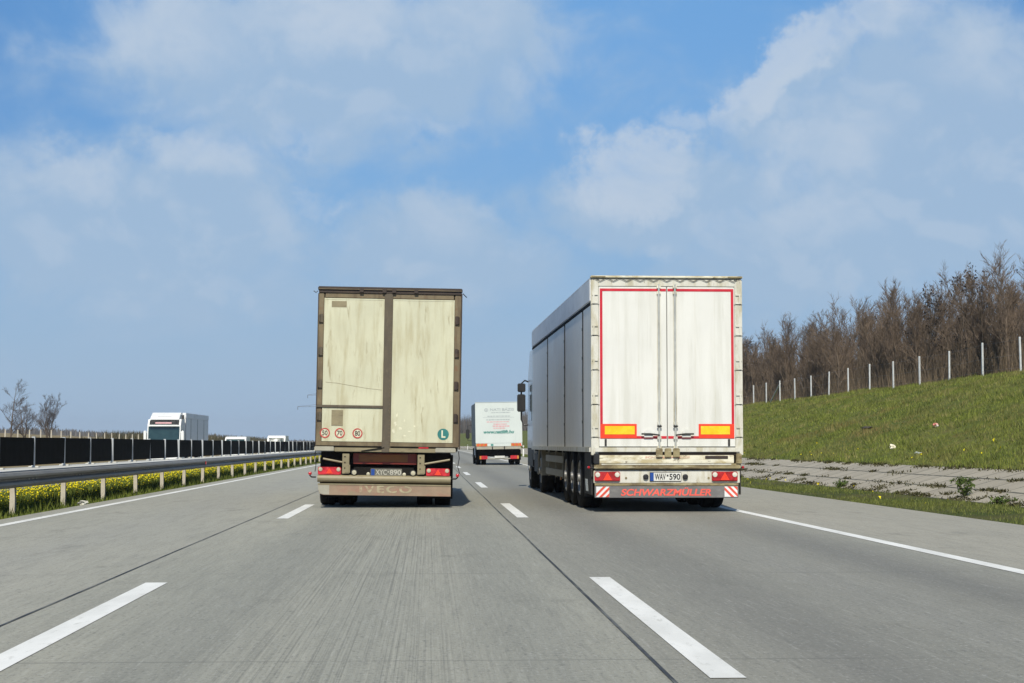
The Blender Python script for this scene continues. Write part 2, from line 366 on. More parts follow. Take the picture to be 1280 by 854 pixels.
def h_med(x, y):
    x = np.asarray(x, float)
    return np.interp(x, [-12.4, -9.3, -6.35], [-.40, -.22, -.03])
YS = np.concatenate([np.arange(-80, 20, 10), np.arange(20, 160, 2.), np.arange(160, 330, 5), np.arange(330, 760, 10), np.arange(760, 3200, 120)])
def strip(name, xs, hf, mat, ys=YS):
    xs = np.asarray(xs, float); X, Y = np.meshgrid(xs, ys)
    Z = hf(X, Y) * np.ones_like(X); Xb = X + bend(Y)
    V = np.stack([Xb, Y, Z], -1).reshape(-1, 3); nx, ny = len(xs), len(ys)
    i = np.arange(nx * (ny - 1)).reshape(ny - 1, nx)[:, :-1].ravel()
    o = np_mesh(name, V, np.stack([i, i + 1, i + 1 + nx, i + nx], 1), mat)
    o.data.polygons.foreach_set('use_smooth', [True] * len(o.data.polygons))
    return tag(o, kind='structure')

# concrete carriageway
m, t, b = new_mat('concrete_road'); M['road'] = m
oc = t.node('ShaderNodeTexCoord').outputs['Object']; X, Y, Z = t.sep(oc)[:]
big = t.noise(t.scl(oc, .55, .10, 1), 1., 4, .55)
st1 = t.noise(t.scl(oc, 7., .45, 1), 1., 6, .68, .3); st2 = t.noise(t.scl(oc, 30., 1.6, 1), 1., 4, .72)
st3 = t.noise(t.scl(oc, 16., 1.1, 1), 1., 4, .6)
speck = t.noise(t.scl(oc, 1, .6, 1), 38., 3, .75); pits = t.noise(t.scl(oc, 17, 8, 1), 1., 4, .7)
tine = t.noise(t.scl(oc, 64., .085, 1), 1., 3, .75)
cross = t.noise(t.scl(oc, .8, 6, 1), 1., 4, .65)
base = t.mix(t.ramp(big, .32, .68), (.288, .286, .242), (.335, .327, .272))
base = t.mix(t.ramp(X, -3.2, -2.3, .0, 1.), t.mix(.55, base, (.345, .337, .288)), base)          # the outer lane is paler
rl = t.math('MULTIPLY', t.ramp(X, 1.0, 1.3), t.ramp(X, 5.5, 4.6))
base = t.mix(t.math('MULTIPLY', rl, .55), base, (.200, .195, .170))                               # the truck lane is polished darker
base = t.mix(t.ramp(X, 5.0, 5.5, 0., .75), base, (.335, .316, .262))                              # shoulder
def track(x0, w, amt, c):
    global base
    d = t.math('ABSOLUTE', t.math('SUBTRACT', X, x0))
    base = t.mix(t.math('MULTIPLY', t.ramp(d, w, 0.), t.ramp(big, .2, .75, amt * .6, amt * 1.2)), base, c)
for x0 in (-1.35, .60): track(x0, .75, .65, (.222, .224, .196))
for x0 in (2.3, 4.25): track(x0, .8, .7, (.160, .158, .142))
spots_ = t.noise(t.scl(oc, 1.1, .45, 1), 1., 5, .7)
base = t.mix(t.ramp(spots_, .57, .72, 0., .5), base, (.15, .145, .12))
track(-.38, .62, .35, (.24, .245, .215)); track(3.3, .7, .3, (.20, .20, .19)); track(-4.0, .8, .25, (.28, .28, .26))
fade = t.ramp(Y, 10., 70., 1., .45)
base = t.mix(t.math('MULTIPLY', t.ramp(st1, .42, .70, 0., .26), fade), base, (.15, .15, .13))
base = t.mix(t.math('MULTIPLY', t.ramp(st2, .50, .74, 0., .36), fade), base, (.13, .13, .115))
base = t.mix(t.math('MULTIPLY', t.ramp(st2, .46, .26, 0., .30), fade), base, (.46, .46, .43))
tmask = t.math('MULTIPLY', t.ramp(t.math('ABSOLUTE', t.math('ADD', X, .45)), 1.1, .1), t.ramp(big, .25, .6, .35, 1.))
base = t.mix(t.math('MULTIPLY', t.ramp(tine, .50, .64, 0., .60), tmask), base, (.115, .115, .10))
base = t.mix(t.math('MULTIPLY', t.ramp(tine, .46, .36, 0., .40), tmask), base, (.42, .41, .35))
base = t.mix(t.ramp(st3, .56, .76, 0., .30), base, (.14, .14, .125))
base = t.mix(t.ramp(speck, .54, .70, 0., .70), base, (.12, .12, .11))
base = t.mix(t.ramp(speck, .44, .28, 0., .55), base, (.46, .46, .44))
base = t.mix(t.ramp(pits, .60, .70, 0., .55), base, (.10, .10, .09))
base = t.mix(t.math('MULTIPLY', t.ramp(cross, .60, .75, 0., .35), t.ramp(X, 4.8, 6.5, .45, 1.)), base, (.15, .145, .125))
jy = t.math('ABSOLUTE', t.math('SUBTRACT', t.math('MODULO', t.math('ADD', Y, 102.), 6.0), 3.0))
base = t.mix(t.math('MULTIPLY', t.ramp(jy, .03, .008), t.ramp(big, .35, .65, .1, .5)), base, (.10, .10, .09))
t.put(b.inputs['Base Color'], base); b.inputs['Roughness'].default_value = .72; b.inputs['Specular IOR Level'].default_value = .35
bn = t.node('ShaderNodeBump'); bn.inputs['Strength'].default_value = .7; bn.inputs['Distance'].default_value = .014
t.put(bn.inputs['Height'], t.math('ADD', st2, t.math('MULTIPLY', speck, .8))); t.l.new(bn.outputs[0], b.inputs['Normal'])

# worn white road paint
m, t, b = new_mat('road_paint'); M['road_paint'] = m
oc = t.node('ShaderNodeTexCoord').outputs['Object']
wn = t.noise(t.scl(oc, 14, 3.5, 1), 1., 6, .7); w0 = t.noise(t.scl(oc, 3, .8, 1), 1., 4, .6)
pc = t.mix(t.ramp(w0, .3, .7), (.64, .64, .61), (.77, .77, .74))
pc = t.mix(t.ramp(wn, .54, .72, 0., .5), pc, (.34, .335, .29))
t.put(b.inputs['Base Color'], pc); b.inputs['Roughness'].default_value = .6
M['joint'] = pmat('joint_sealant', (.022, .022, .022), .6, var=.3, scale=3, dirt=(.16, .16, .14), damt=.8, dscale=(9, .8, 1), dlo=.42, dhi=.62)

# ground covers
def soil_mat(name, cols, rough=.95, sc_=(1, 1, 1), bump=.6, bs=9.):
    m, t, b = new_mat(name); oc = t.node('ShaderNodeTexCoord').outputs['Object']; v = t.scl(oc, *sc_)
    a = t.noise(v, .35, 5, .6); f = t.noise(v, 2.2, 6, .65); g = t.noise(v, 14., 4, .7)
    col = t.mix(t.ramp(a, .35, .65), cols[0], cols[1])
    col = t.mix(t.ramp(f, .50, .72, 0., .75), col, cols[2])
    col = t.mix(t.ramp(g, .45, .75, 0., .6), col, cols[3])
    t.put(b.inputs['Base Color'], col); b.inputs['Roughness'].default_value = rough; b.inputs['Specular IOR Level'].default_value = .1
    bn = t.node('ShaderNodeBump'); bn.inputs['Strength'].default_value = bump; bn.inputs['Distance'].default_value = .08
    t.put(bn.inputs['Height'], t.noise(v, bs, 5, .7)); t.l.new(bn.outputs[0], b.inputs['Normal'])
    M[name] = m; return m
soil_mat('turf', [(.085, .110, .022), (.125, .135, .035), (.165, .135, .055), (.045, .060, .012)])
soil_mat('verge', [(.050, .070, .016), (.085, .085, .030), (.095, .075, .040), (.030, .040, .010)])
soil_mat('field', [(.235, .185, .105), (.195, .150, .085), (.15, .13, .06), (.11, .12, .04)], sc_=(.15, .15, .15))
m, t, b = new_mat('blade'); M['blade'] = m
rn = t.node('ShaderNodeAttribute', attribute_name='rnd').outputs['Fac']; oc = t.node('ShaderNodeTexCoord').outputs['Object']
a = t.noise(oc, .22, 5, .65); f = t.noise(oc, 1.1, 4, .6)
col = t.mix(rn, (.072, .104, .014), (.235, .260, .052))
col = t.mix(t.ramp(t.math('ADD', t.math('MULTIPLY', a, .7), t.math('MULTIPLY', f, .3)), .47, .60, 0., .65), col, (.205, .175, .068))
col = t.mix(t.ramp(f, .52, .66, 0., .65), col, (.040, .062, .012))
col = t.mix(t.ramp(t.noise(t.vmath('ADD', oc, (40., 9., 3.)), .12, 5, .65), .54, .66, 0., .6), col, (.185, .120, .052))
t.put(b.inputs['Base Color'], col); b.inputs['Roughness'].default_value = .8; b.inputs['Specular IOR Level'].default_value = .2
def rndmat(name, c0, c1, rough=.8):
    m, t, b = new_mat(name); M[name] = m
    rn = t.node('ShaderNodeAttribute', attribute_name='rnd').outputs['Fac']
    t.put(b.inputs['Base Color'], t.mix(rn, c0, c1)); b.inputs['Roughness'].default_value = rough; b.inputs['Specular IOR Level'].default_value = .15
rndmat('blade_fresh', (.058, .090, .012), (.165, .190, .038))
rndmat('blade_verge', (.068, .092, .018), (.190, .205, .058))
rndmat('petal', (.72, .56, .008), (.90, .80, .03))
rndmat('weed_green', (.020, .034, .008), (.060, .080, .018))
rndmat('bush_green', (.035, .060, .012), (.085, .120, .028))
rndmat('weed_dark', (.030, .034, .012), (.085, .075, .035))
rndmat('straw', (.055, .078, .014), (.270, .240, .095))
rndmat('brush', (.078, .060, .042), (.190, .145, .098))
rndmat('brush_far', (.085, .078, .074), (.125, .112, .100))
rndmat('hedge_far', (.050, .052, .028), (.12, .10, .055))

# lined ditch: rows of concrete slabs
m, t, b = new_mat('slab_lining'); M['slab'] = m
oc = t.node('ShaderNodeTexCoord').outputs['Object']; X, Y, Z = t.sep(oc)[:]
vy = t.math('ADD', Y, t.math('MULTIPLY', X, .12))
br = t.node('ShaderNodeTexBrick', offset=.0); br.inputs['Scale'].default_value = 1.; br.inputs['Mortar Size'].default_value = .030
br.inputs['Brick Width'].default_value = 1.25; br.inputs['Row Height'].default_value = .67; br.inputs['Bias'].default_value = -.2
t.put(br.inputs['Vector'], t.comb(vy, t.math('SUBTRACT', X, 10.3), 0.))
br.inputs['Color1'].default_value = (.310, .280, .222, 1); br.inputs['Color2'].default_value = (.375, .340, .272, 1); br.inputs['Mortar'].default_value = (.05, .05, .035, 1)
s1 = t.noise(t.scl(oc, 1.4, 3., 1), 1., 6, .65); s2 = t.noise(oc, 18., 4, .7)
plain = t.mix(t.ramp(t.noise(oc, 1.3, 4, .6), .50, .70, 0., .6), br.outputs[0], (.34, .308, .245))
col = t.mix(t.ramp(s1, .48, .75, 0., .6), plain, (.20, .18, .14)); col = t.mix(t.ramp(s2, .58, .78, 0., .3), col, (.16, .15, .12))
t.put(b.inputs['Base Color'], col); b.inputs['Roughness'].default_value = .85

strip('road', [-6.35, -4, -2, 0, 2, 4, 6, 8.2], lambda x, y: 0 * x, 'road')
strip('verge', np.linspace(-12.4, -6.35, 9), h_med, 'verge')
strip('opposite_road', [-27, -20, -12.4], lambda x, y: 0 * x - .42, 'road')
strip('field', [-3000, -1500, -700, -400, -280, -200, -140, -110, -80, -65, -52, -40, -36, -32, -29.5, -27], h_left, 'field')
strip('grass_strip', np.linspace(8.2, 10.3, 5), h_right, 'verge')
strip('ditch_lining', np.linspace(10.3, 12.3, 4), h_right, 'slab')
strip('embankment', np.concatenate([np.linspace(12.3, 30, 30), [34, 40, 60, 120, 300, 900, 3000]]), h_right, 'turf')

# painted lines and joints
def ribbon(name, x, w, y0, y1, z, mat, step=8., jit=0.):
    ys = np.append(np.arange(y0, y1, step), y1); xs = x + bend(ys) + RS.uniform(-jit, jit, len(ys))
    n = len(ys); V = np.concatenate([np.stack([xs - w / 2, ys, np.full(n, z)], 1), np.stack([xs + w / 2, ys, np.full(n, z)], 1)])
    i = np.arange(n - 1)
    return tag(np_mesh(name, V, np.stack([i, i + n, i + n + 1, i + 1], 1), mat), kind='structure')
ribbon('edge_line', -5.87, .16, -60, 900, .004, 'road_paint'); ribbon('edge_line', 5.19, .17, -60, 900, .004, 'road_paint')
ribbon('edge_line', -12.9, .16, -60, 900, -.416, 'road_paint'); ribbon('lane_line', -16.6, .15, -60, 900, -.416, 'road_paint')
ribbon('expansion_joint', -2.63, .020, -60, 700, .004, 'joint', 3., .006); ribbon('expansion_joint', 1.16, .022, -60, 700, .004, 'joint', 3., .006)
for k in range(-2, 26):
    y0 = 8.25 + 18 * k
    ribbon('lane_dash', 1.435, .175, y0, y0 + 6.25, .004, 'road_paint', 2.)
    ribbon('lane_dash', -2.19, .175, y0 - .2, y0 + 5.85, .004, 'road_paint', 2.)

# ------------------------------------------------------------------ central barrier with glare screen
def sweep_profile(mb, prof, ys, xo):
    """open/closed x-z profile swept along the road"""
    rings = []
    for y in ys:
        bx_ = float(bend(y)); rings.append([mb.bm.verts.new((xo + bx_ + p[0], y, p[1])) for p in prof])
    n = len(prof)
    for a_, b_ in zip(rings[:-1], rings[1:]):
        for k in range(n):
            f = mb.bm.faces.new((a_[k], a_[(k + 1) % n], b_[(k + 1) % n], b_[k])); f.material_index = mb.mi
    mb.bm.faces.new(rings[0]).material_index = mb.mi; mb.bm.faces.new(rings[-1][::-1]).material_index = mb.mi
RY0, RY1 = 4., 392.
rail = empty('guardrail', (0, 0, 0), 'long galvanised crash barrier on pale posts along the yellow flowers', 'guardrail')
ys = np.arange(RY0, RY1 + .1, 8.)
wpf = [(0, .655), (.05, .645), (.075, .60), (.065, .565), (.0, .535), (.0, .515), (.065, .485), (.075, .45), (.05, .41), (0, .395)]
wp = [(x, z) for x, z in wpf] + [(x - .006, z) for x, z in wpf[::-1]]
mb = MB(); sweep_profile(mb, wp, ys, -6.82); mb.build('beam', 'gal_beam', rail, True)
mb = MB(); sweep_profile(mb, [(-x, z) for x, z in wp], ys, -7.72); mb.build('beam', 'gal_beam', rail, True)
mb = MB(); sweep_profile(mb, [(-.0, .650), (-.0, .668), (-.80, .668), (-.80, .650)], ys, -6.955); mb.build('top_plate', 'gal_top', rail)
pb = MB().box(-.05, -.04, -.05, .05, -.15, .648).box(-.04, .035, -.05, -.044, -.15, .648).box(-.04, .035, .044, .05, -.15, .648)
pass
lp = MB(); sweep_profile(lp, [(x + .0035, z) for x, z in wpf] + [(x - .002, z) for x, z in wpf[::-1]], [-.16, .16], 0.)
lap0 = lp.build('lap_joint', 'gal_lap', rail, True)
for k in range(0, 48):
    c = lap0 if k == 0 else lap0.copy()
    if k: C.objects.link(c); c.parent = rail
    c.location = (-6.82, 6.1 + 4 * k, 0)
post0 = pb.build('post', 'rail_post', rail); post0.location = (-6.86, 28.9 - 24, 0)
for k in range(1, 97):
    c = post0.copy(); C.objects.link(c); c.parent = rail; y = 4.9 + 4 * k
    c.location = (-6.86 + float(bend(y)) + random.Random(k).uniform(-.01, .01), y, 0); c.rotation_euler = (random.Random(k).uniform(-.012, .012), random.Random(k + 99).uniform(-.015, .015), 0)
bolt0 = None
for k in range(0, 34):
    for j in (-.28, 0, .28):
        y = 6.1 + 4 * k + j
        if bolt0 is None:
            bolt0 = MB().lathe([(.012, 0), (.012, .012), (.004, .016)], (0, 0, 0), 'X', 8).build('bolt', 'lamp_white', rail)
            c = bolt0
        else:
            c = bolt0.copy(); C.objects.link(c); c.parent = rail
        c.location = (-6.816, y, .525)
        if k * 3 > 90: break
rf = MB().box(0, .02, -.06, .06, 0, .10, b=.005).build('reflector', 'red_dull', rail); rf.location = (-6.74, 52.6, .50)

scr = empty('glare_screen', (0, 0, 0), 'low black glare screen on grey posts standing on the median barrier', 'screen')
SX, SP, SY0, NP = -7.62, 2.76, 11.6, 100
sp0 = MB().box(-.03, .03, -.028, .028, .668, 1.262).build('post', 'screen_post', scr)
pp0 = MB().box(-.014, .006, .032, SP - .032, .715, 1.245, b=.004).build('panel', 'screen_black', scr)
bp0 = MB().box(-.07, .12, -.09, .09, .669, .695, b=.004).build('base_plate', 'gal_top', scr)
for k in range(NP):
    y = SY0 + SP * k
    for src in (sp0, pp0, bp0):
        if k == 0: c = src
        else: c = src.copy(); C.objects.link(c); c.parent = scr
        c.location = (SX + float(bend(y)), y, 0)
        rr = random.Random(k * 3)
        if src is pp0: c.rotation_euler = (rr.uniform(-.003, .003), rr.uniform(-.03, .03), 0)

# ------------------------------------------------------------------ vehicles: shared pieces
def wheel(parent, x, y, r=.5, w=.30, side=-1, rim='rim_grey'):
    """tyre with its rim; side -1 = outer face toward -x"""
    h = w / 2; pr = [(r * .56, -h * .8), (r * .78, -h), (r * .92, -h * .97), (r * .985, -h * .8), (r, -h * .55), (r, -.02), (r - .012, -.012), (r - .012, .012), (r, .02), (r, h * .55), (r * .985, h * .8), (r * .92, h * .97), (r * .78, h), (r * .56, h * .8)]
    t = MB().lathe(pr, (x, y, r), 'X', 36).build('wheel', 'rubber', parent, True)
    o = side
    rp = [(r * .565, 0), (r * .57, .02), (r * .52, .03), (r * .46, -.05), (r * .30, -.06), (r * .28, .01), (r * .16, .02), (r * .14, .06), (.02, .065)]
    q = MB().lathe([(a, (h * .80 + c_) * o) for a, c_ in rp], (x, y, r), 'X', 28)
    for k in range(10):
        a = 2 * math.pi * k / 10
        q.lathe([(.014, (h * .8 - .05) * o), (.014, (h * .8 - .015) * o)], (x, y + r * .38 * math.cos(a), r + r * .38 * math.sin(a)), 'X', 6)
    q.build('rim', rim, t, True)
    return t
def disc(mb, x, z, r, y, n=24, d=.004):
    mb.lathe([(r, y), (r, y - d)], (x, 0, z), 'Y', n)
def ring(mb, x, z, r0, r1, y, n=28, d=.003):
    vs = []; 
    for rr in (r0, r1):
        for yy in (y, y - d):
            vs.append([mb.bm.verts.new((x + rr * math.cos(2 * math.pi * k / n), yy, z + rr * math.sin(2 * math.pi * k / n))) for k in range(n)])
    for k in range(n):
        j = (k + 1) % n
        for a_, b_ in ((1, 3), (0, 2), (0, 1), (2, 3)):
            f = mb.bm.faces.new((vs[a_][k], vs[a_][j], vs[b_][j], vs[b_][k])); f.material_index = mb.mi

# ------------------------------------------------------------------ the old cream truck ahead
def cream_truck():
    T = empty('box_truck', (-.742, 30.3, -.012), 'old cream lorry with stained double doors and brown roof rail in the middle lane', 'truck', rot=(0, R(.85), 0))
    L = 9.2
    bd = MB().box(-1.235, 1.235, .06, L, 1.0, 3.76, b=.02).build('cargo_box', 'tarp_brown', T)
    fr = MB()
    fr.box(-1.25, -1.155, -.0, .09, 1.08, 3.78, b=.01); fr.box(1.145, 1.25, -.0, .09, 1.08, 3.78, b=.01); fr.box(-1.135, 1.125, .0, .09, 3.685, 3.78, b=.008)
    fr.build('door_frame', 'tan_frame', T)
    sf = MB().box(-1.262, -1.2505, -.01, .12, 1.05, 3.76); sf.box(1.2505, 1.275, -.01, .12, 1.05, 3.80, b=.004); sf.build('corner_trim', 'brown_dark', T)
    rr = MB().box(-1.265, 1.275, -.035, .16, 3.815, 3.885, b=.012).box(-1.25, 1.26, -.02, .14, 3.772, 3.813, b=.006)
    roof = rr.build('roof_rail', 'brown_dark', T)
    rl = MB().box(-1.25, 1.26, -.041, -.0355, 3.835, 3.845); rl.build('trim_strip', 'tan_frame', roof)
    MB().box(-1.24, 1.24, .17, L, 3.765, 3.82, b=.02).build('roof', 'tarp_brown', T)
    for x in (-.50, -.10, .07, .46):
        MB().box(x - .035, x + .035, -.06, -.036, 3.78, 3.86, b=.008).build('clamp', 'brown_dark', roof)
    for s, x in ((-1, -1.27), (1, 1.28)):
        MB().tube([(x, -.02, 3.80), (x + s * .03, -.03, 3.77), (x + s * .07, -.03, 3.73 if s > 0 else 3.80)], .008, 6).build('tie_cord', 'black_plastic', roof)
    for s, (x0, x1) in ((-1, (-1.15, -.095)), (1, (.055, 1.14))):
        d = MB().box(x0, x1, -.006, .06, 1.165, 3.68, b=.006).build('door', 'cream_door', T)
        hx = x0 - .045 if s < 0 else x1 + .045
        for z in (3.32, 2.74, 2.17, 1.60):
            MB().box(hx - .032, hx + .032, -.032, -.002, z - .075, z + .075, b=.006).tube([(hx + s * .03, -.03, z - .06), (hx + s * .03, -.03, z + .06)], .016, 8).build('hinge', 'brown_dark' if s > 0 else 'grey_brown', d)
        ed = MB()
        for (a0, a1, b0, b1) in ((x0, x1, 3.655, 3.68), (x0, x1, 1.165, 1.20), (x0, x0 + .02, 1.20, 3.655), (x1 - .02, x1, 1.20, 3.655)):
            ed.box(a0 + .001, a1 - .001, -.010, -.0065, b0, b1)
        ed.build('door_edge', 'cream_door', d)
        if s < 0:
            MB().box(x0 - .10, x1 + .01, -.028, -.0105, 1.755, 1.80, b=.006).build('cross_bar', 'grey_brown', d)
            MB().box(-.985, -.785, -.0125, -.0065, 1.44, 1.715).build('patch', 'tan_bar', d)
            MB().box(-1.02, -.76, -.0085, -.0064, 3.52, 3.63).build('patch', 'tan_bar', d)
            cr = [(-1.10, 2.20), (-.9, 2.185), (-.62, 2.14), (-.36, 2.10), (-.11, 2.075)]
            MB().tube([(x, -.007, z) for x, z in cr], .004, 5).build('crack', 'tan_bar', d)
            for x, w in ((-1.095, '50'), (-.835, '70'), (-.525, '80')):
                sm = MB(); disc(sm, x, 1.31, .088, -.0065, 28); sm.mi = 1; ring(sm, x, 1.31, .066, .089, -.0107)
                sm.build('speed_sticker', ['pale_peel', 'sticker_red'], d)
                text('lettering', w, 'sticker_ink', d, x - .048, x + .048, 1.265, 1.355, -.0108, .003, bold=.03)
        else:
            sm = MB(); disc(sm, .975, 1.315, .10, -.0065, 30); sm.build('letter_sticker', 'teal', d)
            text('lettering', 'L', 'pale_peel', d, .945, 1.015, 1.255, 1.385, -.0107, .003, bold=.03)
            for (px, pz, pw, ph) in ((.13, 1.50, .035, .06), (.22, 1.41, .03, .045), (.29, 1.55, .025, .03), (.16, 1.64, .02, .05), (.38, 1.36, .03, .02), (.10, 1.36, .03, .05), (.30, 1.28, .04, .02), (.47, 1.45, .02, .03)):
                k = 13; rr_ = random.Random(int(px * 100)); pl = [(px + pw * rr_.uniform(.25, 1.1) * math.cos(6.283 * i / k), pz + ph * rr_.uniform(.25, 1.1) * math.sin(6.283 * i / k)) for i in range(k)]
                MB().prism(pl, 'Y', -.0085, -.0062).build('peeled_patch', 'pale_peel', d)
    cp = MB().box(-.094, .054, -.03, .05, 1.02, 3.772, b=.008).build('center_post', 'grey_brown', T)
    rv = MB()
    for k in range(38): rv.lathe([(.009, -.030), (.004, -.037)], (.028, 0, 1.12 + k * .07), 'Y', 6)
    rv.build('rivet_strip', 'tan_frame', cp)
    MB().box(-.10, .035, -.055, -.031, .98, 1.20, b=.008).build('lock_plate', 'grey_brown', cp)
    MB().box(-1.24, 1.245, -.025, .09, 1.085, 1.158, b=.008).build('sill', 'tan_frame', T)
    u = MB().box(-.92, .86, -.035, .05, .985, 1.06, b=.008).build('sill_rail', 'tan_bar', T)
    for x0, x1 in ((-1.27, -.925), (.84, 1.20)): MB().box(x0, x1, -.06, .06, .99, 1.075, b=.012).build('bump_stop', 'cream_guard', T)
    MB().box(.55, .72, -.04, -.036, 1.06, 1.083).build('reflector', 'red_lens', T)
    MB().tube([(-.45, -.04, 1.0), (-.05, -.05, 1.065)], .012, 6).build('locking_bar', 'black_chassis', T)
    # chassis
    ch = MB()
    for x in (-.42, .42): ch.box(x - .05, x + .05, .35, L + 1.6, .66, .96)
    for y in (.5, 2.2, 4.5, 7): ch.box(-1.1, 1.1, y, y + .1, .90, .99)
    ch.box(-1.17, 1.08, .30, .34, .42, .99); ch.build('chassis', 'black_chassis', T)
    tk = MB().box(-.60, .52, .16, .29, .77, .965, b=.01).build('rear_marker_board', 'red_plate', T)
    MB().box(-.50, .36, .148, .158, .815, .945).build('marker_panel', 'orange_plate', tk)
    for x in (-.72, .595):
        h = MB().box(x - .06, x + .06, .0, .02, .60, .955, b=.006).box(x + .03, x + .06, .02, .14, .60, .95)
        h.box(x - .035, x + .075, -.01, .06, .60, .78, b=.02)
        hh = h.build('hanger', 'tan_bar', T)
        q = MB()
        for z in (.70, .80, .90): q.lathe([(.012, -.002), (.012, -.0115)], (x - .015, 0, z), 'Y', 8)
        q.build('bolt_hole', 'black_chassis', hh)
    for x0, x1, z0, z1 in ((-1.12, -.78, .86, .80), (1.10, .66, .87, .79)):
        MB().tube([(x0, .05, z0), (x1, .05, z1)], .018, 8).build('brace', 'tan_bar', T)
    # light board
    MB().box(-.58, .47, .06, .10, .56, .72, b=.006).build('light_board', 'black_chassis', T)
    pt = MB().box(-.285, .265, .035, .055, .57, .70, b=.006).build('number_plate', 'plate_dirty', T)
    MB().box(-.275, -.215, .029, .0345, .58, .69).build('country_band', 'plate_blue', pt)
    text('lettering', 'XYC', 'ink_dirty', pt, -.20, .0, .59, .68, .0345, .003, bold=.02)
    text('lettering', '890', 'ink_dirty', pt, .05, .25, .59, .68, .0345, .003, bold=.02)
    MB().box(.012, .036, .031, .0345, .63, .66).build('emblem', 'ink_dirty', pt)
    for x in (-.325, .305): MB().lathe([(.03, .06), (.032, .03), (.012, .02)], (x, 0, .60), 'Y', 14).build('plate_lamp', 'lamp_dirty', T)
    for x in (-.575, .455):
        bz = MB().lathe([(.055, .08), (.055, .02)], (x, 0, .63), 'Y', 18).build('reversing_lamp', 'black_plastic', T)
        MB().lathe([(.042, .019), (.038, .005), (.01, .0)], (x + .005, 0, .625), 'Y', 18).build('lens', 'lamp_dirty', bz)
    for s, (x0, x1) in ((-1, (-1.205, -.80)), (1, (.69, 1.10))):
        tl = MB().box(x0, x1, .02, .10, .575, .715, b=.012).build('tail_light', 'red_lens', T)
        for x in (x0 + .045, x1 - .045):
            MB().lathe([(.036, .019), (.034, .008), (.01, .004)], (x, 0, .675), 'Y', 16).build('lens', 'lamp_dirty', tl)
        MB().prism([((x0 + x1) / 2 - .06, .60), ((x0 + x1) / 2 + .06, .60), ((x0 + x1) / 2, .695)], 'Y', .012, .019).build('triangle_reflector', 'red_bright', tl)
    # round underrun bar, bumper flap with faded letters
    MB().tube([(-1.21, .06, .515), (1.12, .06, .515)], .066, 16).build('underrun_bar', 'tan_bar', T, True)
    MB().box(-1.15, 1.1, .12, .16, .30, .58).build('backing_plate', 'black_chassis', T)
    fl = [(-1.20, .425), (-1.19, .30), (-1.16, .245), (-1.10, .228), (1.125, .228), (1.125, .425)]
    bf = MB().prism(fl, 'Y', .03, .055).build('bumper_flap', 'peach', T)
    MB().prism([(-1.198, .40), (-1.188, .305), (-1.158, .25), (-1.10, .235), (-1.0, .235), (-1.0, .40)], 'Y', .026, .0295).build('worn_corner', 'cream_guard', bf)
    MB().box(-1.2, 1.125, .022, .0295, .405, .428).build('flap_edge', 'tan_bar', bf)
    text('lettering', 'IVECO', 'peach_letter', bf, -.47, .44, .275, .40, .0295, .003, bold=.03, space=1.25)
    # side marker arms
    for s, x in ((-1, -1.24), (1, 1.14)):
        ar = MB().tube([(x, .06, .535), (x + s * .07, .04, .535), (x + s * .10, .03, .56), (x + s * .10, .03, .60)], .013, 8).build('marker_arm', 'black_plastic', T, True)
        MB().lathe([(.012, -.03), (.028, -.02), (.032, 0), (.028, .02), (.012, .03)], (x + s * .10, .02, .60), 'Y', 14).build('marker_lamp', 'red_lens', ar, True)
        MB().tube([(s * 1.25, .05, 1.02), (s * 1.265 + .0, .04, .90), (s * 1.24, .04, .75), (s * 1.235 + (.04 if s > 0 else -.02), .04, .63)], .007, 6).build('hanging_cable', 'black_plastic', T)
    # running gear and cab ahead of the box
    for s in (-1, 1):
        for y in (1.65, 3.0):
            wheel(T, s * 1.05 - .05, y, .5, .29, s); wheel(T, s * .72 - .05, y, .5, .29, s)
        wheel(T, s * 1.05, L + .95, .5, .31, s)
        MB().box(s * .87 - .30, s * .87 + .30, .95, .97, .16, .95).build('mud_flap', 'black_chassis', T)
    cab = MB().prism([(L + .15, .55), (L + 2.25, .55), (L + 2.3, 1.5), (L + 2.0, 2.75), (L + 1.6, 2.9), (L + .15, 2.95)], 'X', -1.2, 1.2).build('cab', 'tarp_brown', T)
    MB().prism([(L + 2.305, 1.55), (L + 2.315, 1.55), (L + 2.035, 2.6), (L + 2.025, 2.6)], 'X', -1.1, 1.1).build('windscreen', 'glass_dark', cab)
    for s in (-1, 1): MB().box(min(s * 1.23, s * 1.42), max(s * 1.23, s * 1.42), L + 1.9, L + 2.0, 1.55, 2.2, b=.03).build('mirror', 'black_plastic', cab)
cream_truck()

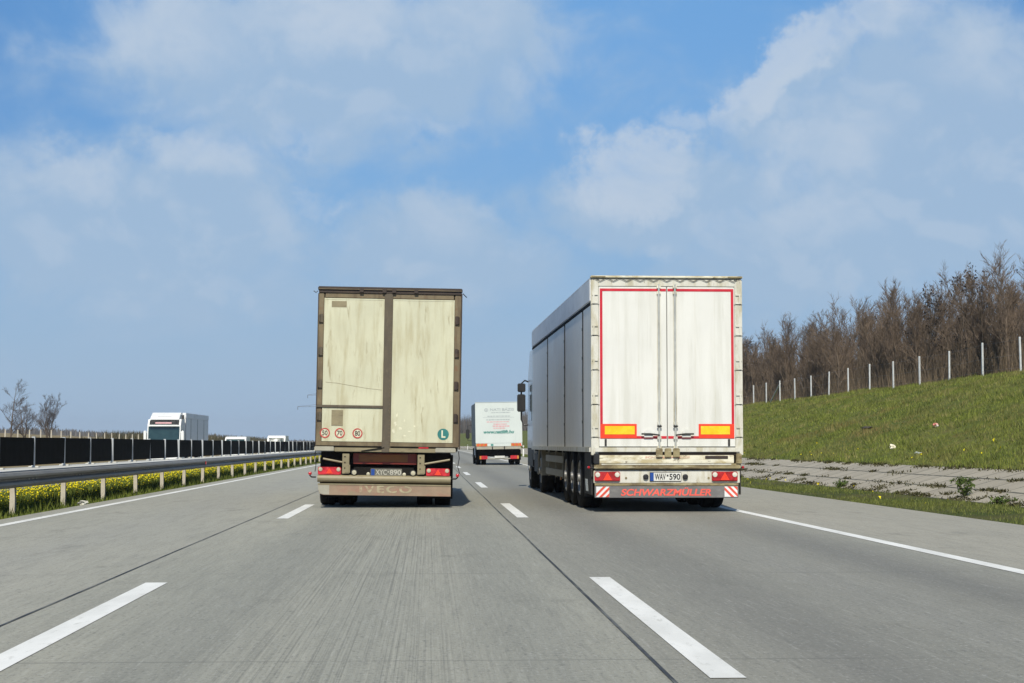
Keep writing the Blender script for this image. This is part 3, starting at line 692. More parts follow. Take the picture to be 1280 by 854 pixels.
# ------------------------------------------------------------------ the white semi-trailer on the inside lane
def white_trailer():
    T = empty('articulated_truck', (3.935, 28.3, 0), 'white moving-floor trailer truck with red outlined rear doors, driving in the truck lane', 'truck', rot=(0, 0, R(.62)))
    L = 13.7; W2 = 1.262
    MB().box(-W2 + .02, W2 - .02, .09, L, 1.06, 3.84, b=.01).build('cargo_box', 'alu_side', T)
    # left and right side doors between dark posts
    cuts = [.09, 1.35, 4.85, 9.0, L]
    for s in (-1, 1):
        for y0, y1 in zip(cuts[:-1], cuts[1:]):
            p = MB().box(min(s * (W2 - .019), s * (W2 - .004)), max(s * (W2 - .019), s * (W2 - .004)), y0 + .03, y1 - .03, 1.07, 3.42, b=.004)
            k = y0 + .03
            p = p.build('side_panel', 'alu_side', T)
            if y0 > 1:
                hs = MB()
                for z in (1.5, 2.05, 2.6, 3.1): hs.box(min(s * (W2 - .003), s * (W2 + .014)), max(s * (W2 - .003), s * (W2 + .014)), y0 - .04, y0 + .06, z - .03, z + .03, b=.006)
                hs.build('hinge', 'black_plastic', p)
        pm = MB()
        for y in cuts[1:-1]: pm.box(min(s * (W2 - .0185), s * (W2 + .008)), max(s * (W2 - .0185), s * (W2 + .008)), y - .028, y + .028, 1.07, 3.42)
        pm.build('pillar_gap', 'black_chassis', T)
        MB().box(min(s * (W2 - .02), s * (W2 + .02)), max(s * (W2 - .02), s * (W2 + .02)), .12, L + .02, .985, 1.065, b=.006).build('bottom_rail', 'white_frame', T)
        MB().box(min(s * (W2 - .02), s * (W2 + .006)), max(s * (W2 - .02), s * (W2 + .006)), .10, L + .03, 3.425, 3.475, b=.006).build('top_rail', 'black_chassis', T)
        tp = MB(); tp.box(min(s * (W2 - .019), s * (W2 + .012)), max(s * (W2 - .019), s * (W2 + .012)), .05, L + .03, 3.48, 3.86, b=.02)
        tp.build('tarpaulin_hem', 'grey_tarp', T)
    MB().box(-W2, W2, .05, L + .02, 3.845, 3.90, b=.02).build('roof_tarpaulin', 'grey_tarp', T)
    # rear frame
    fr = MB()
    for s in (-1, 1): fr.box(min(s * 1.135, s * W2), max(s * 1.135, s * W2), -.01, .10, .93, 3.84, b=.012)
    fr.box(-1.134, 1.134, -.008, .10, 3.725, 3.84, b=.008)
    F = fr.build('rear_frame', 'white_frame', T)
    tw = MB().box(-W2 - .005, W2 + .01, -.022, .10, 3.865, 3.905, b=.01).build('tarpaulin_edge', 'rusty_white', T)
    zz = MB(); n = 22; pts = []
    for k in range(n + 1):
        x = -W2 + .04 + (2 * W2 - .08) * k / n; pts.append((x, -.026, 3.862 if k % 2 == 0 else 3.81))
    zz.tube(pts, .006, 5); zz.build('lacing_cord', 'charcoal', tw)
    for s in (-1, 1):
        MB().box(min(s * 1.02, s * 1.255), max(s * 1.02, s * 1.255), -.034, -.023, 3.872, 3.895, b=.004).build('corner_bracket', 'rust_beam', tw)
        q = MB()
        for z in (3.52, 3.0, 2.43, 1.86, 1.32):
            h = MB().box(min(s * 1.15, s * 1.245), max(s * 1.15, s * 1.245), -.028, -.011, z - .085, z - .055, b=.004)
            h.box(min(s * 1.15, s * 1.245), max(s * 1.15, s * 1.245), -.028, -.011, z + .055, z + .085, b=.004)
            h.box(min(s * 1.205, s * 1.235), max(s * 1.205, s * 1.235), -.035, -.012, z - .085, z + .085, b=.006); h.build('hinge', 'white_frame', F)
            q.box(min(s * 1.125, s * 1.262), max(s * 1.125, s * 1.262), -.0125, -.0102, z - .096, z - .088)
        q.build('hinge_gap', 'charcoal', F)
    # doors
    def tape(d, rects):
        m_ = MB()
        for r in rects: m_.box(r[0], r[1], -.0105, -.0064, r[2], r[3])
        m_.build('marking_tape', 'red_line', d)
    xo, xi, zt, zb, w = 1.115, 1.073, 3.69, 1.207, .043
    for s in (-1, 1):
        x0, x1 = (-1.13, -.006) if s < 0 else (.006, 1.13)
        d = MB().box(x0, x1, -.006, .09, 1.075, 3.72, b=.006).build('door', 'white_door', T)
        if s < 0: tape(d, [(-xo, -.012, zt - w, zt), (-xo, -xo + w, zb + w, zt - w), (-xo, -.012, zb, zb + w)])
        else: tape(d, [(.012, xo, zt - w, zt), (xo - w, xo, zb + w, zt - w), (.012, xo, zb, zb + w)])
        a0, a1 = (-1.105, -.51) if s < 0 else (.52, 1.115)
        MB().box(a0, a1, -.016, -.0108, 1.212, 1.45, b=.002).build('reflector_frame', 'red_bright', d)
        g0, g1 = (-1.04, -.545) if s < 0 else (.555, 1.04)
        MB().box(g0, g1, -.0205, -.0162, 1.277, 1.415, b=.002).build('reflector', 'yellow_refl', d)
        # lock rods, keepers, handles
        for xr in ((-.137, .0) if s < 0 else (.132,)):
            if xr == 0: continue
            MB().tube([(xr, -.04, 1.0), (xr, -.04, 3.76)], .017, 10).build('lock_rod', 'steel', d, True)
            for z in (1.06, 1.22, 1.46, 3.62, 3.72):
                MB().box(xr - .032, xr + .032, -.052, -.007, z - .03, z + .03, b=.008).build('rod_bracket', 'rusty_white' if z > 3 or z < 1.1 else 'white_frame', d)
            MB().box(xr - .038, xr + .038, -.07, -.035, 1.395, 1.425, b=.006).build('rod_clamp', 'charcoal', d)
            MB().box(xr - .028, xr + .028, -.022, -.0065, 1.46, 3.60, b=.004).build('rod_backing', 'white_frame', d)
            e = -1 if s < 0 else 1
            MB().tube([(xr, -.055, 1.265), (xr + e * .16, -.06, 1.285), (xr + e * .30, -.06, 1.285)], .014, 8).build('door_handle', 'charcoal', d)
            kx = xr + e * .18
            MB().prism([(kx - .075, 1.23), (kx + .075, 1.23), (kx + .06, 1.32), (kx + .03, 1.36), (kx - .03, 1.36), (kx - .06, 1.32)], 'Y', -.045, -.0108).build('handle_guard', 'white_door', d)
        MB().box(s * 1.025 - .018, s * 1.025 + .018, -.02, -.0065, 1.085, 1.20, b=.004).build('door_stop', 'charcoal', d)
        sm_ = MB()
        for xq in ((-.80, -.47) if s < 0 else (.47, .80)): sm_.box(xq - .002, xq + .002, -.0072, -.0062, 1.46, 3.64)
        sm_.build('seam', 'white_frame', d)
    MB().box(-.005, .005, .01, .09, 1.08, 3.72).build('door_gap', 'charcoal', T)
    sl = MB().box(-1.20, 1.20, -.045, .10, .985, 1.062, b=.008).build('sill', 'white_frame', T)
    for x in (-.145, 0., .14): MB().box(x - .055, x + .055, -.075, -.046, .90, 1.05, b=.01).build('lock_keeper', 'rust_beam', sl)
    MB().box(-1.215, 1.215, .0, .09, .935, .984).build('recess', 'brown_dark', T)
    rb = MB().box(-1.13, 1.10, -.035, .06, .80, .934, b=.006).build('rear_beam', 'rusty_white', T)
    text('lettering', 'SCHWARZMÜLLER', 'ghost_letter', rb, -.38, .37, .885, .925, -.0355, .003, shear=.2, bold=.02)
    MB().box(.62, 1.0, -.046, -.036, .875, .925, b=.006).build('torn_rubber', 'brown_dark', rb)
    for s in (-1, 1): MB().box(min(s * 1.135, s * 1.225), max(s * 1.135, s * 1.225), -.075, .05, .79, .965, b=.012).build('buffer', 'black_plastic' if s < 0 else 'rust_beam', T)
    MB().box(-1.22, 1.21, -.06, .06, .70, .798, b=.02).build('step_beam', 'rust_beam', T)
    MB().box(-1.10, 1.05, -.066, -.06, .775, .796, b=.002).build('step_edge', 'white_frame', T)
    lb = MB().box(-1.225, 1.20, -.01, .04, .475, .685, b=.008).build('light_board', 'white_frame', T)
    for x in (-.69, .68): MB().lathe([(.018, -.0102), (.018, -.018)], (x, 0, .56), 'Y', 10).build('bolt', 'rust_beam', lb)
    for s in (-1, 1):
        x0, x1 = (-1.213, -.79) if s < 0 else (.73, 1.16)
        tl = MB().box(x0, x1, -.05, -.0105, .505, .665, b=.014).build('tail_light', 'red_dull', T)
        for x in (x0 + .05, x1 - .05): MB().lathe([(.042, -.051), (.038, -.06), (.012, -.064)], (x, 0, .615), 'Y', 18).build('lens', 'lamp_white', tl)
        xm = (x0 + x1) / 2
        MB().prism([(xm - .075, .525), (xm + .075, .525), (xm, .655)], 'Y', -.06, -.0512).build('triangle_reflector', 'red_bright', tl)
    pt = MB().box(-.30, .225, -.026, -.0105, .505, .655, b=.004).build('number_plate', 'ink', T)
    MB().box(-.292, .217, -.0295, -.0262, .513, .647).build('plate_face', 'plate_white', pt)
    MB().box(-.292, -.235, -.0325, -.0297, .513, .647).build('country_band', 'plate_blue', pt)
    text('lettering', 'WAV', 'ink', pt, -.215, -.035, .53, .63, -.0297, .003, bold=.02)
    text('lettering', '590', 'ink', pt, .025, .205, .53, .63, -.0297, .003, bold=.02)
    MB().box(-.018, .01, -.0325, -.0297, .585, .615).build('emblem', 'ink', pt)
    for x in (-.365, .29): MB().lathe([(.045, -.0105), (.045, -.04), (.03, -.05)], (x, 0, .58), 'Y', 16).build('plate_lamp', 'black_plastic', T)
    for s in (-1, 1):
        x = s * 1.31
        x = s * 1.31 if s < 0 else 1.25
        MB().tube([(s * 1.20, .0, .72), (x, -.02, .735)], .014, 8).build('marker_arm', 'black_plastic', T)
        MB().lathe([(.01, -.03), (.022, -.02), (.022, .02), (.01, .03)], (x, -.02, .735), 'Y', 12).build('marker_lamp', 'red_dull', T)
    bb = MB().box(-1.21, 1.175, -.03, .0, .235, .43, b=.006).build('bumper_board', 'board_grey', T)
    MB().box(-1.21, 1.175, -.034, .01, .432, .475, b=.006).build('bumper_lip', 'rust_beam', T)
    text('lettering', 'SCHWARZMÜLLER', 'red_letter', bb, -.78, .72, .268, .405, -.0305, .004, shear=.2, bold=.03)
    for s in (-1, 1):
        x0 = -1.185 if s < 0 else .94
        hm = MB().box(x0, x0 + .215, -.034, -.0305, .25, .42); hm.mi = 1
        for k in range(3):
            u = x0 - .06 + k * .105
            pl = [(u, .25), (u + .052, .25), (u + .17 + .052, .42), (u + .17, .42)] if s < 0 else [(u + .17, .25), (u + .222, .25), (u + .052, .42), (u, .42)]
            # clip to the square
            q = []
            for (ax, az_), (bx_, bz) in zip(pl, pl[1:] + pl[:1]):
                q.append((min(max(ax, x0), x0 + .215), az_))
            ok = max(p[0] for p in q) - min(p[0] for p in q) > .03
            if ok:
                pts = []
                for i in range(4):
                    a_, b_ = Vector(pl[i]), Vector(pl[(i + 1) % 4]); pts.append(a_)
                # Sutherland-Hodgman on both sides
                for lim, sg in ((x0, 1), (x0 + .215, -1)):
                    o_ = []
                    for i in range(len(pts)):
                        a_, b_ = pts[i], pts[(i + 1) % len(pts)]
                        ia, ib = (a_.x - lim) * sg >= 0, (b_.x - lim) * sg >= 0
                        if ia: o_.append(a_)
                        if ia != ib: o_.append(a_ + (b_ - a_) * ((lim - a_.x) / (b_.x - a_.x)))
                    pts = o_
                if len(pts) > 2: hm.prism([(p.x, p.y) for p in pts], 'Y', -.0365, -.0342)
        hm.build('hazard_plate', ['hazard_white', 'hazard_red'], bb)
    # chassis, axles, wheels, side guards
    ch = MB()
    for x in (-.5, .5): ch.box(x - .06, x + .06, .25, L, .72, 1.0)
    for y in np.arange(.4, L, 1.1): ch.box(-1.2, 1.2, y, y + .08, .95, 1.055)
    ch.box(-1.15, 1.15, .22, .26, .30, .98); ch.build('chassis', 'black_chassis', T)
    for y in (2.1, 3.42, 4.74):
        for s in (-1, 1): wheel(T, s * 1.07, y, .53, .385, s)
        MB().tube([(-1, y, .53), (1, y, .53)], .07, 10).build('axle', 'black_chassis', T)
    for s in (-1, 1):
        mf = MB().box(min(s * .82, s * 1.25), max(s * .82, s * 1.25), 1.22, 1.24, .22, .98, b=.004).box(min(s * 1.225, s * 1.25), max(s * 1.225, s * 1.25), .15, 1.2, .28, .97, b=.004).build('mud_flap', 'charcoal', T)
        hz = MB()
        for k in range(3): hz.prism([(.62 + k * .14, .33), (.70 + k * .14, .33), (.82 + k * .14, .53), (.74 + k * .14, .53)], 'X', min(s * 1.2505, s * 1.2535), max(s * 1.2505, s * 1.2535))
        hz.build('hazard_stripe', 'grey_ink', mf)
        g = MB()
        for z in (.46, .74): g.box(min(s * 1.18, s * 1.21), max(s * 1.18, s * 1.21), 5.9, 10.2, z, z + .14, b=.006)
        for y in (6.3, 8.0, 9.8): g.box(min(s * 1.14, s * 1.178), max(s * 1.14, s * 1.178), y, y + .08, .42, .98)
        g.build('side_guard', 'cream_guard', T)
        MB().box(min(s * 1.21, s * 1.225), max(s * 1.21, s * 1.225), 6.2, 6.35, .40, .46, b=.004).build('side_reflector', 'amber', T)
        MB().lathe([(.56, -.0), (.60, .0), (.60, .40), (.56, .40)], (s * 1.25 if s < 0 else .85, 11.3, .53), 'X', 24).build('mudguard', 'charcoal', T, True) if False else None
    # tractor
    y0 = L + .35
    cab = MB().prism([(y0, .75), (y0 + 2.2, .45), (y0 + 2.28, 1.4), (y0 + 2.05, 2.9), (y0 + 1.4, 3.45), (y0, 3.5)], 'X', -1.2, 1.2).build('cab', 'white_paint', T)
    MB().prism([(y0 + 2.29, 1.55), (y0 + 2.30, 1.55), (y0 + 2.10, 2.75), (y0 + 2.09, 2.75)], 'X', -1.12, 1.12).build('windscreen', 'glass_dark', cab)
    for s in (-1, 1):
        MB().prism([(y0 + .75, 1.7), (y0 + 1.95, 1.7), (y0 + 1.85, 2.55), (y0 + .75, 2.6)], 'X', min(s * 1.201, s * 1.21), max(s * 1.201, s * 1.21)).build('side_window', 'glass_dark', cab)
        MB().box(min(s * 1.0, s * 1.215), max(s * 1.0, s * 1.215), y0 + .1, y0 + 2.0, .55, 1.05, b=.03).build('step_panel', 'charcoal', cab)
        ar = MB().tube([(s * 1.18, y0 + 2.1, 2.72), (s * 1.28, y0 + 2.15, 2.76), (s * 1.37, y0 + 2.15, 2.68), (s * 1.37, y0 + 2.15, 1.75), (s * 1.3, y0 + 2.12, 1.60), (s * 1.18, y0 + 2.1, 1.62)], .022, 8).build('mirror_arm', 'black_plastic', T, True)
        MB().box(min(s * 1.27, s * 1.47), max(s * 1.27, s * 1.47), y0 + 2.0, y0 + 2.17, 2.46, 2.68, b=.018).build('wide_mirror', 'black_plastic', ar)
        MB().box(min(s * 1.27, s * 1.48), max(s * 1.27, s * 1.48), y0 + 2.0, y0 + 2.17, 1.95, 2.40, b=.022).build('main_mirror', 'black_plastic', ar)
        wheel(T, s * 1.04, y0 + 1.35, .51, .32, s)
        for xx in (1.07, .74): wheel(T, s * xx, 11.6, .51, .30, s)
        ms = MB(); pr = []
        for k in range(13):
            a = R(-10 + 200 * k / 12); pr.append((11.6 + .60 * math.cos(a), .51 + .60 * math.sin(a)))
        pr += [(11.6 + .575 * math.cos(R(-10 + 200 * k / 12)), .51 + .575 * math.sin(R(-10 + 200 * k / 12))) for k in range(12, -1, -1)]
        rings = [[ms.bm.verts.new((xx, p[0], p[1])) for p in pr] for xx in (s * .55, s * 1.24)]
        n = len(pr)
        for k in range(n): ms.bm.faces.new((rings[0][k], rings[0][(k + 1) % n], rings[1][(k + 1) % n], rings[1][k]))
        for k in range(12):
            for rg in rings: ms.bm.faces.new((rg[k], rg[k + 1], rg[n - 2 - k], rg[n - 1 - k]))
        ms.build('mudguard', 'cream_guard', T, True)
        MB().box(min(s * .70, s * 1.2), max(s * .70, s * 1.2), 12.6, 13.9, .4, .95, b=.06).build('fuel_tank', 'charcoal', T)
    tf = MB()
    for x in (-.42, .42): tf.box(x - .05, x + .05, 10.6, y0 + 1.5, .60, .86)
    tf.build('tractor_frame', 'black_chassis', T)
white_trailer()

# ------------------------------------------------------------------ small box truck further ahead
def small_truck():
    T = empty('delivery_truck', (3.755, 91.7, 0), 'smaller white box lorry with green web address, between the two big trucks', 'truck', rot=(0, R(-.9), R(.4)))
    L = 6.3
    MB().box(-1.25, 1.25, .05, L, 1.02, 3.32, b=.03).build('cargo_box', 'box_side', T)
    d = MB().box(-1.245, 1.245, .0, .048, 1.165, 3.33, b=.012).build('rear_panel', 'white_box', T)
    MB().box(-1.27, 1.26, -.02, .06, 3.335, 3.36, b=.006).build('roof_edge', 'white_box', T)
    text('lettering', 'NATI BÁZIS', 'grey_ink', d, -.45, .82, 2.88, 3.06, -.0005, .006, bold=.02)
    text('lettering', 'www.natilift.hu', 'teal_ink', d, -.82, .82, 1.67, 1.86, -.0005, .006, shear=.25, bold=.045)
    lg = MB(); ring(lg, -.66, 2.93, .07, .10, -.0005); lg.box(-.69, -.63, -.005, -.0005, 2.89, 2.97); lg.build('emblem', 'grey_ink', d)
    rr = random.Random(3)
    def lines(mat, rows):
        m_ = MB()
        for x0, x1, z, h in rows:
            x = x0
            while x < x1:
                w = min(rr.uniform(.05, .17), x1 - x)
                if w > .02: m_.box(x, x + w, -.004, -.0005, z - h / 2 * rr.uniform(.7, 1.2), z + h / 2)
                x += w + .03
        return m_.build('lettering', mat, d)
    lines('grey_ink', [(-.38, .62, 2.79, .05), (-.6, .6, 2.60, .045), (-.66, .58, 2.41, .055)])
    MB().box(-.84, .82, -.004, -.0005, 2.525, 2.54).build('rule_line', 'grey_ink', d)
    lines('pink_ink', [(-.64, .58, 2.30, .05), (-.28, .42, 2.17, .07), (-.32, .58, 2.06, .08), (-.28, .34, 1.95, .06)])
    sl = MB().box(-1.23, 1.23, -.03, .05, .995, 1.16, b=.008).build('sill', 'white_box', T)
    for s in (-1, 1):
        x0, x1 = (-1.22, -.62) if s < 0 else (.64, 1.18)
        hm = MB().box(x0, x1, -.036, -.031, 1.005, 1.15); hm.mi = 1
        for k in range(3):
            u = x0 + .04 + k * .19
            hm.prism([(u, 1.005), (u + .08, 1.005), (u + .16, 1.15), (u + .08, 1.15)] if s < 0 else [(u + .08, 1.005), (u + .16, 1.005), (u + .08, 1.15), (u, 1.15)], 'Y', -.040, -.0362)
        hm.build('hazard_plate', ['amber', 'hazard_red'], sl)
    MB().box(-.44, -.30, -.036, -.031, 1.02, 1.13).build('sticker', 'teal_ink', sl)
    tl = MB().box(-1.20, 1.15, -.10, .04, .835, .985, b=.012).build('tail_lift', 'cream_guard', T)
    for x in (-.36, .28): MB().box(x - .03, x + .03, -.12, -.1, .82, 1.0, b=.006).build('lift_arm', 'charcoal', tl)
    ch = MB().box(-1.1, 1.1, .3, .36, .45, .99).box(-.45, -.35, .3, L + 1.5, .55, .9).box(.35, .45, .3, L + 1.5, .55, .9); ch.build('chassis', 'black_chassis', T)
    MB().box(-.62, .60, .10, .16, .31, .37, b=.01).build('bumper_beam', 'cream_guard', T)
    MB().box(-.24, .30, .07, .098, .37, .49, b=.004).build('number_plate', 'plate_white', T)
    for s in (-1, 1):
        x0, x1 = (-1.04, -.62) if s < 0 else (.60, 1.05)
        q = MB().box(x0, x1, .08, .16, .31, .50, b=.015).build('tail_light', 'red_lens', T)
        MB().box(x0 if s < 0 else x1 - .09, x0 + .09 if s < 0 else x1, .072, .0795, .32, .49, b=.004).build('indicator', 'amber', q)
        for xx in (1.06, .77): wheel(T, s * xx, 1.7, .46, .26, s)
        wheel(T, s * 1.02, L + 1.05, .46, .27, s)
        MB().box(s * .95 - .27, s * .95 + .27, 1.08, 1.10, .25, .8).build('mud_flap', 'black_chassis', T)
    cab = MB().prism([(L + .1, .5), (L + 1.8, .5), (L + 1.85, 1.3), (L + 1.5, 2.5), (L + .1, 2.6)], 'X', -1.1, 1.1).build('cab', 'white_paint', T)
    MB().prism([(L + 1.86, 1.4), (L + 1.87, 1.4), (L + 1.56, 2.4), (L + 1.55, 2.4)], 'X', -1.0, 1.0).build('windscreen', 'glass_dark', cab)
    for s in (-1, 1):
        ar = MB().tube([(s * 1.1, L + 1.5, 2.2), (s * 1.42, L + 1.5, 2.2), (s * 1.42, L + 1.5, 1.35), (s * 1.1, L + 1.5, 1.3)], .02, 6).build('mirror_arm', 'black_plastic', cab)
        MB().box(min(s * 1.32, s * 1.54), max(s * 1.32, s * 1.54), L + 1.42, L + 1.56, 1.45, 1.98, b=.04).build('mirror', 'black_plastic', cab)
small_truck()

# ------------------------------------------------------------------ oncoming traffic on the far carriageway (front toward -y)
def oncoming_lorry():
    T = empty('oncoming_lorry', (-19.95, 131, -.42), 'white long-distance lorry with silver trailer coming the other way behind the black screen', 'truck')
    cab = MB().prism([(0, .35), (2.3, .35), (2.3, 3.45), (.55, 3.40), (.14, 2.95), (-.04, 1.75)], 'X', -1.24, 1.24).build('cab', 'white_paint', T)
    MB().prism([(-.035, 1.80), (-.025, 1.80), (.132, 2.86), (.12, 2.86)], 'X', -1.17, 1.17).build('windscreen', 'glass_dark', cab)
    MB().prism([(.125, 2.99), (.16, 2.99), (.40, 3.32), (.36, 3.32)], 'X', -1.1, 1.1).build('light_box', 'black_gloss', cab)
    text('lettering', 'TRANSPORT', 'pink_ink', cab, -.62, .5, 2.87, 2.98, .105, .03) if False else MB().box(-.66, .56, .10, .17, 3.06, 3.18, b=.01).build('sign_strip', 'pink_ink', cab)
    MB().box(-1.08, 1.08, -.16, .12, 2.84, 2.98, b=.04).build('sun_visor', 'white_paint', cab)
    df = MB().prism([(.30, 3.38), (2.25, 3.40), (2.25, 3.94), (1.5, 3.92), (.70, 3.62)], 'X', -1.08, 1.08).build('roof_deflector', 'white_paint', cab)
    MB().prism([(.36, 3.38), (.66, 3.60), (.70, 3.58), (.40, 3.36)], 'X', -.55, .48).build('air_intake', 'black_gloss', df)
    MB().box(-1.15, 1.15, -.06, .03, 1.0, 1.62, b=.03).build('grille', 'black_gloss', cab)
    MB().box(-1.24, 1.24, -.12, .05, .35, .9, b=.05).build('bumper', 'white_paint', cab)
    for s in (-1, 1):
        MB().box(min(s * .75, s * 1.18), max(s * .75, s * 1.18), -.15, -.11, .62, .85, b=.03).build('headlight', 'lamp_white', cab)
        MB().prism([(.35, 1.8), (1.2, 1.75), (1.2, 2.6), (.45, 2.6)], 'X', min(s * 1.241, s * 1.25), max(s * 1.241, s * 1.25)).build('side_window', 'glass_dark', cab)
        MB().prism([(1.4, 3.0), (2.2, 3.0), (2.2, 3.75), (1.9, 3.75)], 'X', min(s * 1.10, s * 1.2), max(s * 1.10, s * 1.2)).build('side_deflector', 'charcoal' if s > 0 else 'white_paint', cab)
        MB().box(min(s * 1.30, s * 1.5), max(s * 1.30, s * 1.5), -.1, .1, 1.75, 2.55, b=.05).tube([(s * 1.2, .1, 2.4), (s * 1.4, 0, 2.45)], .03, 6).build('mirror', 'white_paint', cab)
        for y in (1.0, 4.2, 10.5, 11.8, 13.1): wheel(T, s * 1.05, y, .5, .34, s)
    bxm = MB().box(-1.25, 1.25, 2.75, 16.4, 1.1, 3.52, b=.02).build('trailer_box', 'lorry_side', T)
    MB().box(-1.27, 1.27, 2.74, 16.42, 3.525, 3.93, b=.03).build('tarpaulin_hem', 'grey_tarp', T)
    q = MB()
    for y in (2.76, 5.6, 9.5, 13.4): q.box(1.251, 1.262, y, y + .10, 1.1, 3.51); q.box(-1.262, -1.251, y, y + .10, 1.1, 3.51)
    q.build('door_gap', 'charcoal', bxm)
    MB().box(-1.0, 1.0, 2.4, 16.2, .75, 1.09).build('chassis', 'black_chassis', T)
oncoming_lorry()
def van(x, y, w, h, ln, label):
    T = empty('oncoming_van', (x, y, -.42), label, 'van', 'white vans on the far carriageway')
    pr = [(.0, .35), (0.02, .85), (.75, 1.12), (1.35, h - .18), (1.75, h), (ln - .1, h), (ln, h - .15), (ln, .35)]
    bd = MB().prism(pr, 'X', -w / 2, w / 2)
    bmesh.ops.bevel(bd.bm, geom=[e for e in bd.bm.edges], offset=.05, segments=2, affect='EDGES')
    bd = bd.build('body', 'white_paint', T)
    MB().prism([(.745, 1.13), (.73, 1.14), (1.29, h - .24), (1.31, h - .25)], 'X', -w / 2 + .12, w / 2 - .12).build('windscreen', 'glass_dark', T)
    MB().prism([(.0, 0), (.3, 0), (.3, .02), (0, .02)], 'X', -w / 2 + .15, w / 2 - .15).build('registration_bracket', 'black_plastic', T).location = (0, -.02, .45)
    for s in (-1, 1):
        MB().prism([(1.15, 1.2), (2.1, 1.2), (2.1, h - .4), (1.5, h - .4)], 'X', min(s * (w / 2 - .004), s * (w / 2 + .006)), max(s * (w / 2 - .004), s * (w / 2 + .006))).build('side_window', 'glass_dark', T)
        MB().box(min(s * (w / 2 - .4), s * (w / 2 - .1)), max(s * (w / 2 - .4), s * (w / 2 - .1)), -.02, .04, .68, .84, b=.02).build('headlight', 'lamp_white', T)
        MB().box(min(s * (w / 2 + .01), s * (w / 2 + .2)), max(s * (w / 2 + .01), s * (w / 2 + .2)), 1.0, 1.12, 1.15, 1.42, b=.03).build('mirror', 'black_plastic', T)
        for yy in (.9, ln - 1.1): wheel(T, s * (w / 2 - .13), yy, .34, .22, s)
    return T
van(-18.5, 165, 2.0, 2.24, 5.2, 'white van roof just above the black screen, beside the silver trailer')
van(-18.55, 210, 2.15, 2.56, 6.4, 'taller white van with dark windscreen further back on the far carriageway')

# ------------------------------------------------------------------ fences, delineators, pylon
def fence(name, x, hf, y0, step, n, h, label, w=.05, lean=True, mat='fence_post'):
    T = empty(name, (0, 0, 0), label, 'fence')
    p0 = MB().box(-w / 2, w / 2, -w / 2, w / 2, -.3, h, b=.006).build('post', mat, T)
    tops = []
    for k in range(n):
        y = y0 + step * k; xx = x + float(bend(y)); r = random.Random(k + n)
        c = p0 if k == 0 else p0.copy()
        if k: C.objects.link(c); c.parent = T
        z = float(hf(x, y)); c.location = (xx, y, z); c.rotation_euler = (r.uniform(-.02, .02), r.uniform(-.025, .025), r.uniform(0, .4))
        tops.append((xx, y, z))
    for f in (.12, .5, .93):
        MB().tube([(a_, b_, c_ + h * f) for a_, b_, c_ in tops], .004, 4).build('wire', 'wire', T)
    return T
RF = fence('post_fence', 25.0, h_right, 56.6, 5.0, 66, 1.47, 'row of pale posts along the crest of the grassy embankment', w=.075)
# the braced post further along the crest
ysb = 56.6 + 5 * 13
MB().tube([(25, ysb + 3.6, float(h_right(25, ysb + 3.6)) - .05), (25, ysb, float(h_right(25, ysb)) + 1.25)], .055, 8).build('brace', 'fence_post', RF)
fence('boundary_fence', -40.0, h_left, 150, 5.0, 40, 1.75, 'row of cream concrete posts at the edge of the brown field', w=.12, mat='rail_post')
for y, lab in ((157, 'white roadside marker post just past the small white lorry'), (357, 'tiny white roadside marker post in the far distance by the cream lorry')):
    T = empty('delineator_post', (8.62 + float(bend(y)), y, -.03), lab, 'marker post', 'roadside marker posts')
    MB().prism([(-.06, -.05), (.06, -.05), (.05, .05), (-.05, .05)], 'Z', -.1, 1.0).build('body', 'delin', T)
    MB().box(-.062, .062, -.056, .052, .72, .90).build('black_band', 'black_plastic', T)
    MB().box(-.02, .02, -.062, -.057, .75, .87).build('reflector', 'lamp_white', T)
pyl = empty('power_pylon', (-36.0, 600, 1.2), 'lattice power pylon far off whose arms show left of the cream lorry', 'pylon')
q = MB()
def leg(z): return 2.2 - 1.75 * min(z / 13., 1.) if z < 13 else .45
zs = [0, 3, 6, 8.5, 10.5, 12.2, 13.6, 15, 16.4, 18.4]
for i in range(len(zs) - 1):
    z0, z1 = zs[i], zs[i + 1]; a, b_ = leg(z0), leg(z1)
    cs0 = [(-a, -a), (a, -a), (a, a), (-a, a)]; cs1 = [(-b_, -b_), (b_, -b_), (b_, b_), (-b_, b_)]
    for k in range(4):
        q.tube([(*cs0[k], z0), (*cs1[k], z1)], .07, 4); q.tube([(*cs0[k], z0), (*cs1[(k + 1) % 4], z1)], .045, 4); q.tube([(*cs1[k], z1), (*cs1[(k + 1) % 4], z1)], .045, 4)
q.build('tower', 'pylon', pyl)
for z, w in ((12.8, 9.4), (16.8, 6.0)):
    a = MB()
    for s in (-1, 1):
        for yy in (-.45, .45):
            a.tube([(s * .45, yy, z), (s * w, 0, z + .05)], .07, 4); a.tube([(s * .45, yy, z + 1.0), (s * w, 0, z + .1)], .06, 4)
        for f in (.3, .6, .85): a.tube([(s * w * f, .2, z + .03), (s * w * f * .9, .2, z + .75 * (1 - f))], .04, 4)
    ar = a.build('cross_arm', 'pylon', pyl)
    for s in (-1, 1): MB().tube([(s * w, 0, z), (s * w, 0, z - 1.0)], .10, 6).build('insulator', 'pylon', ar)

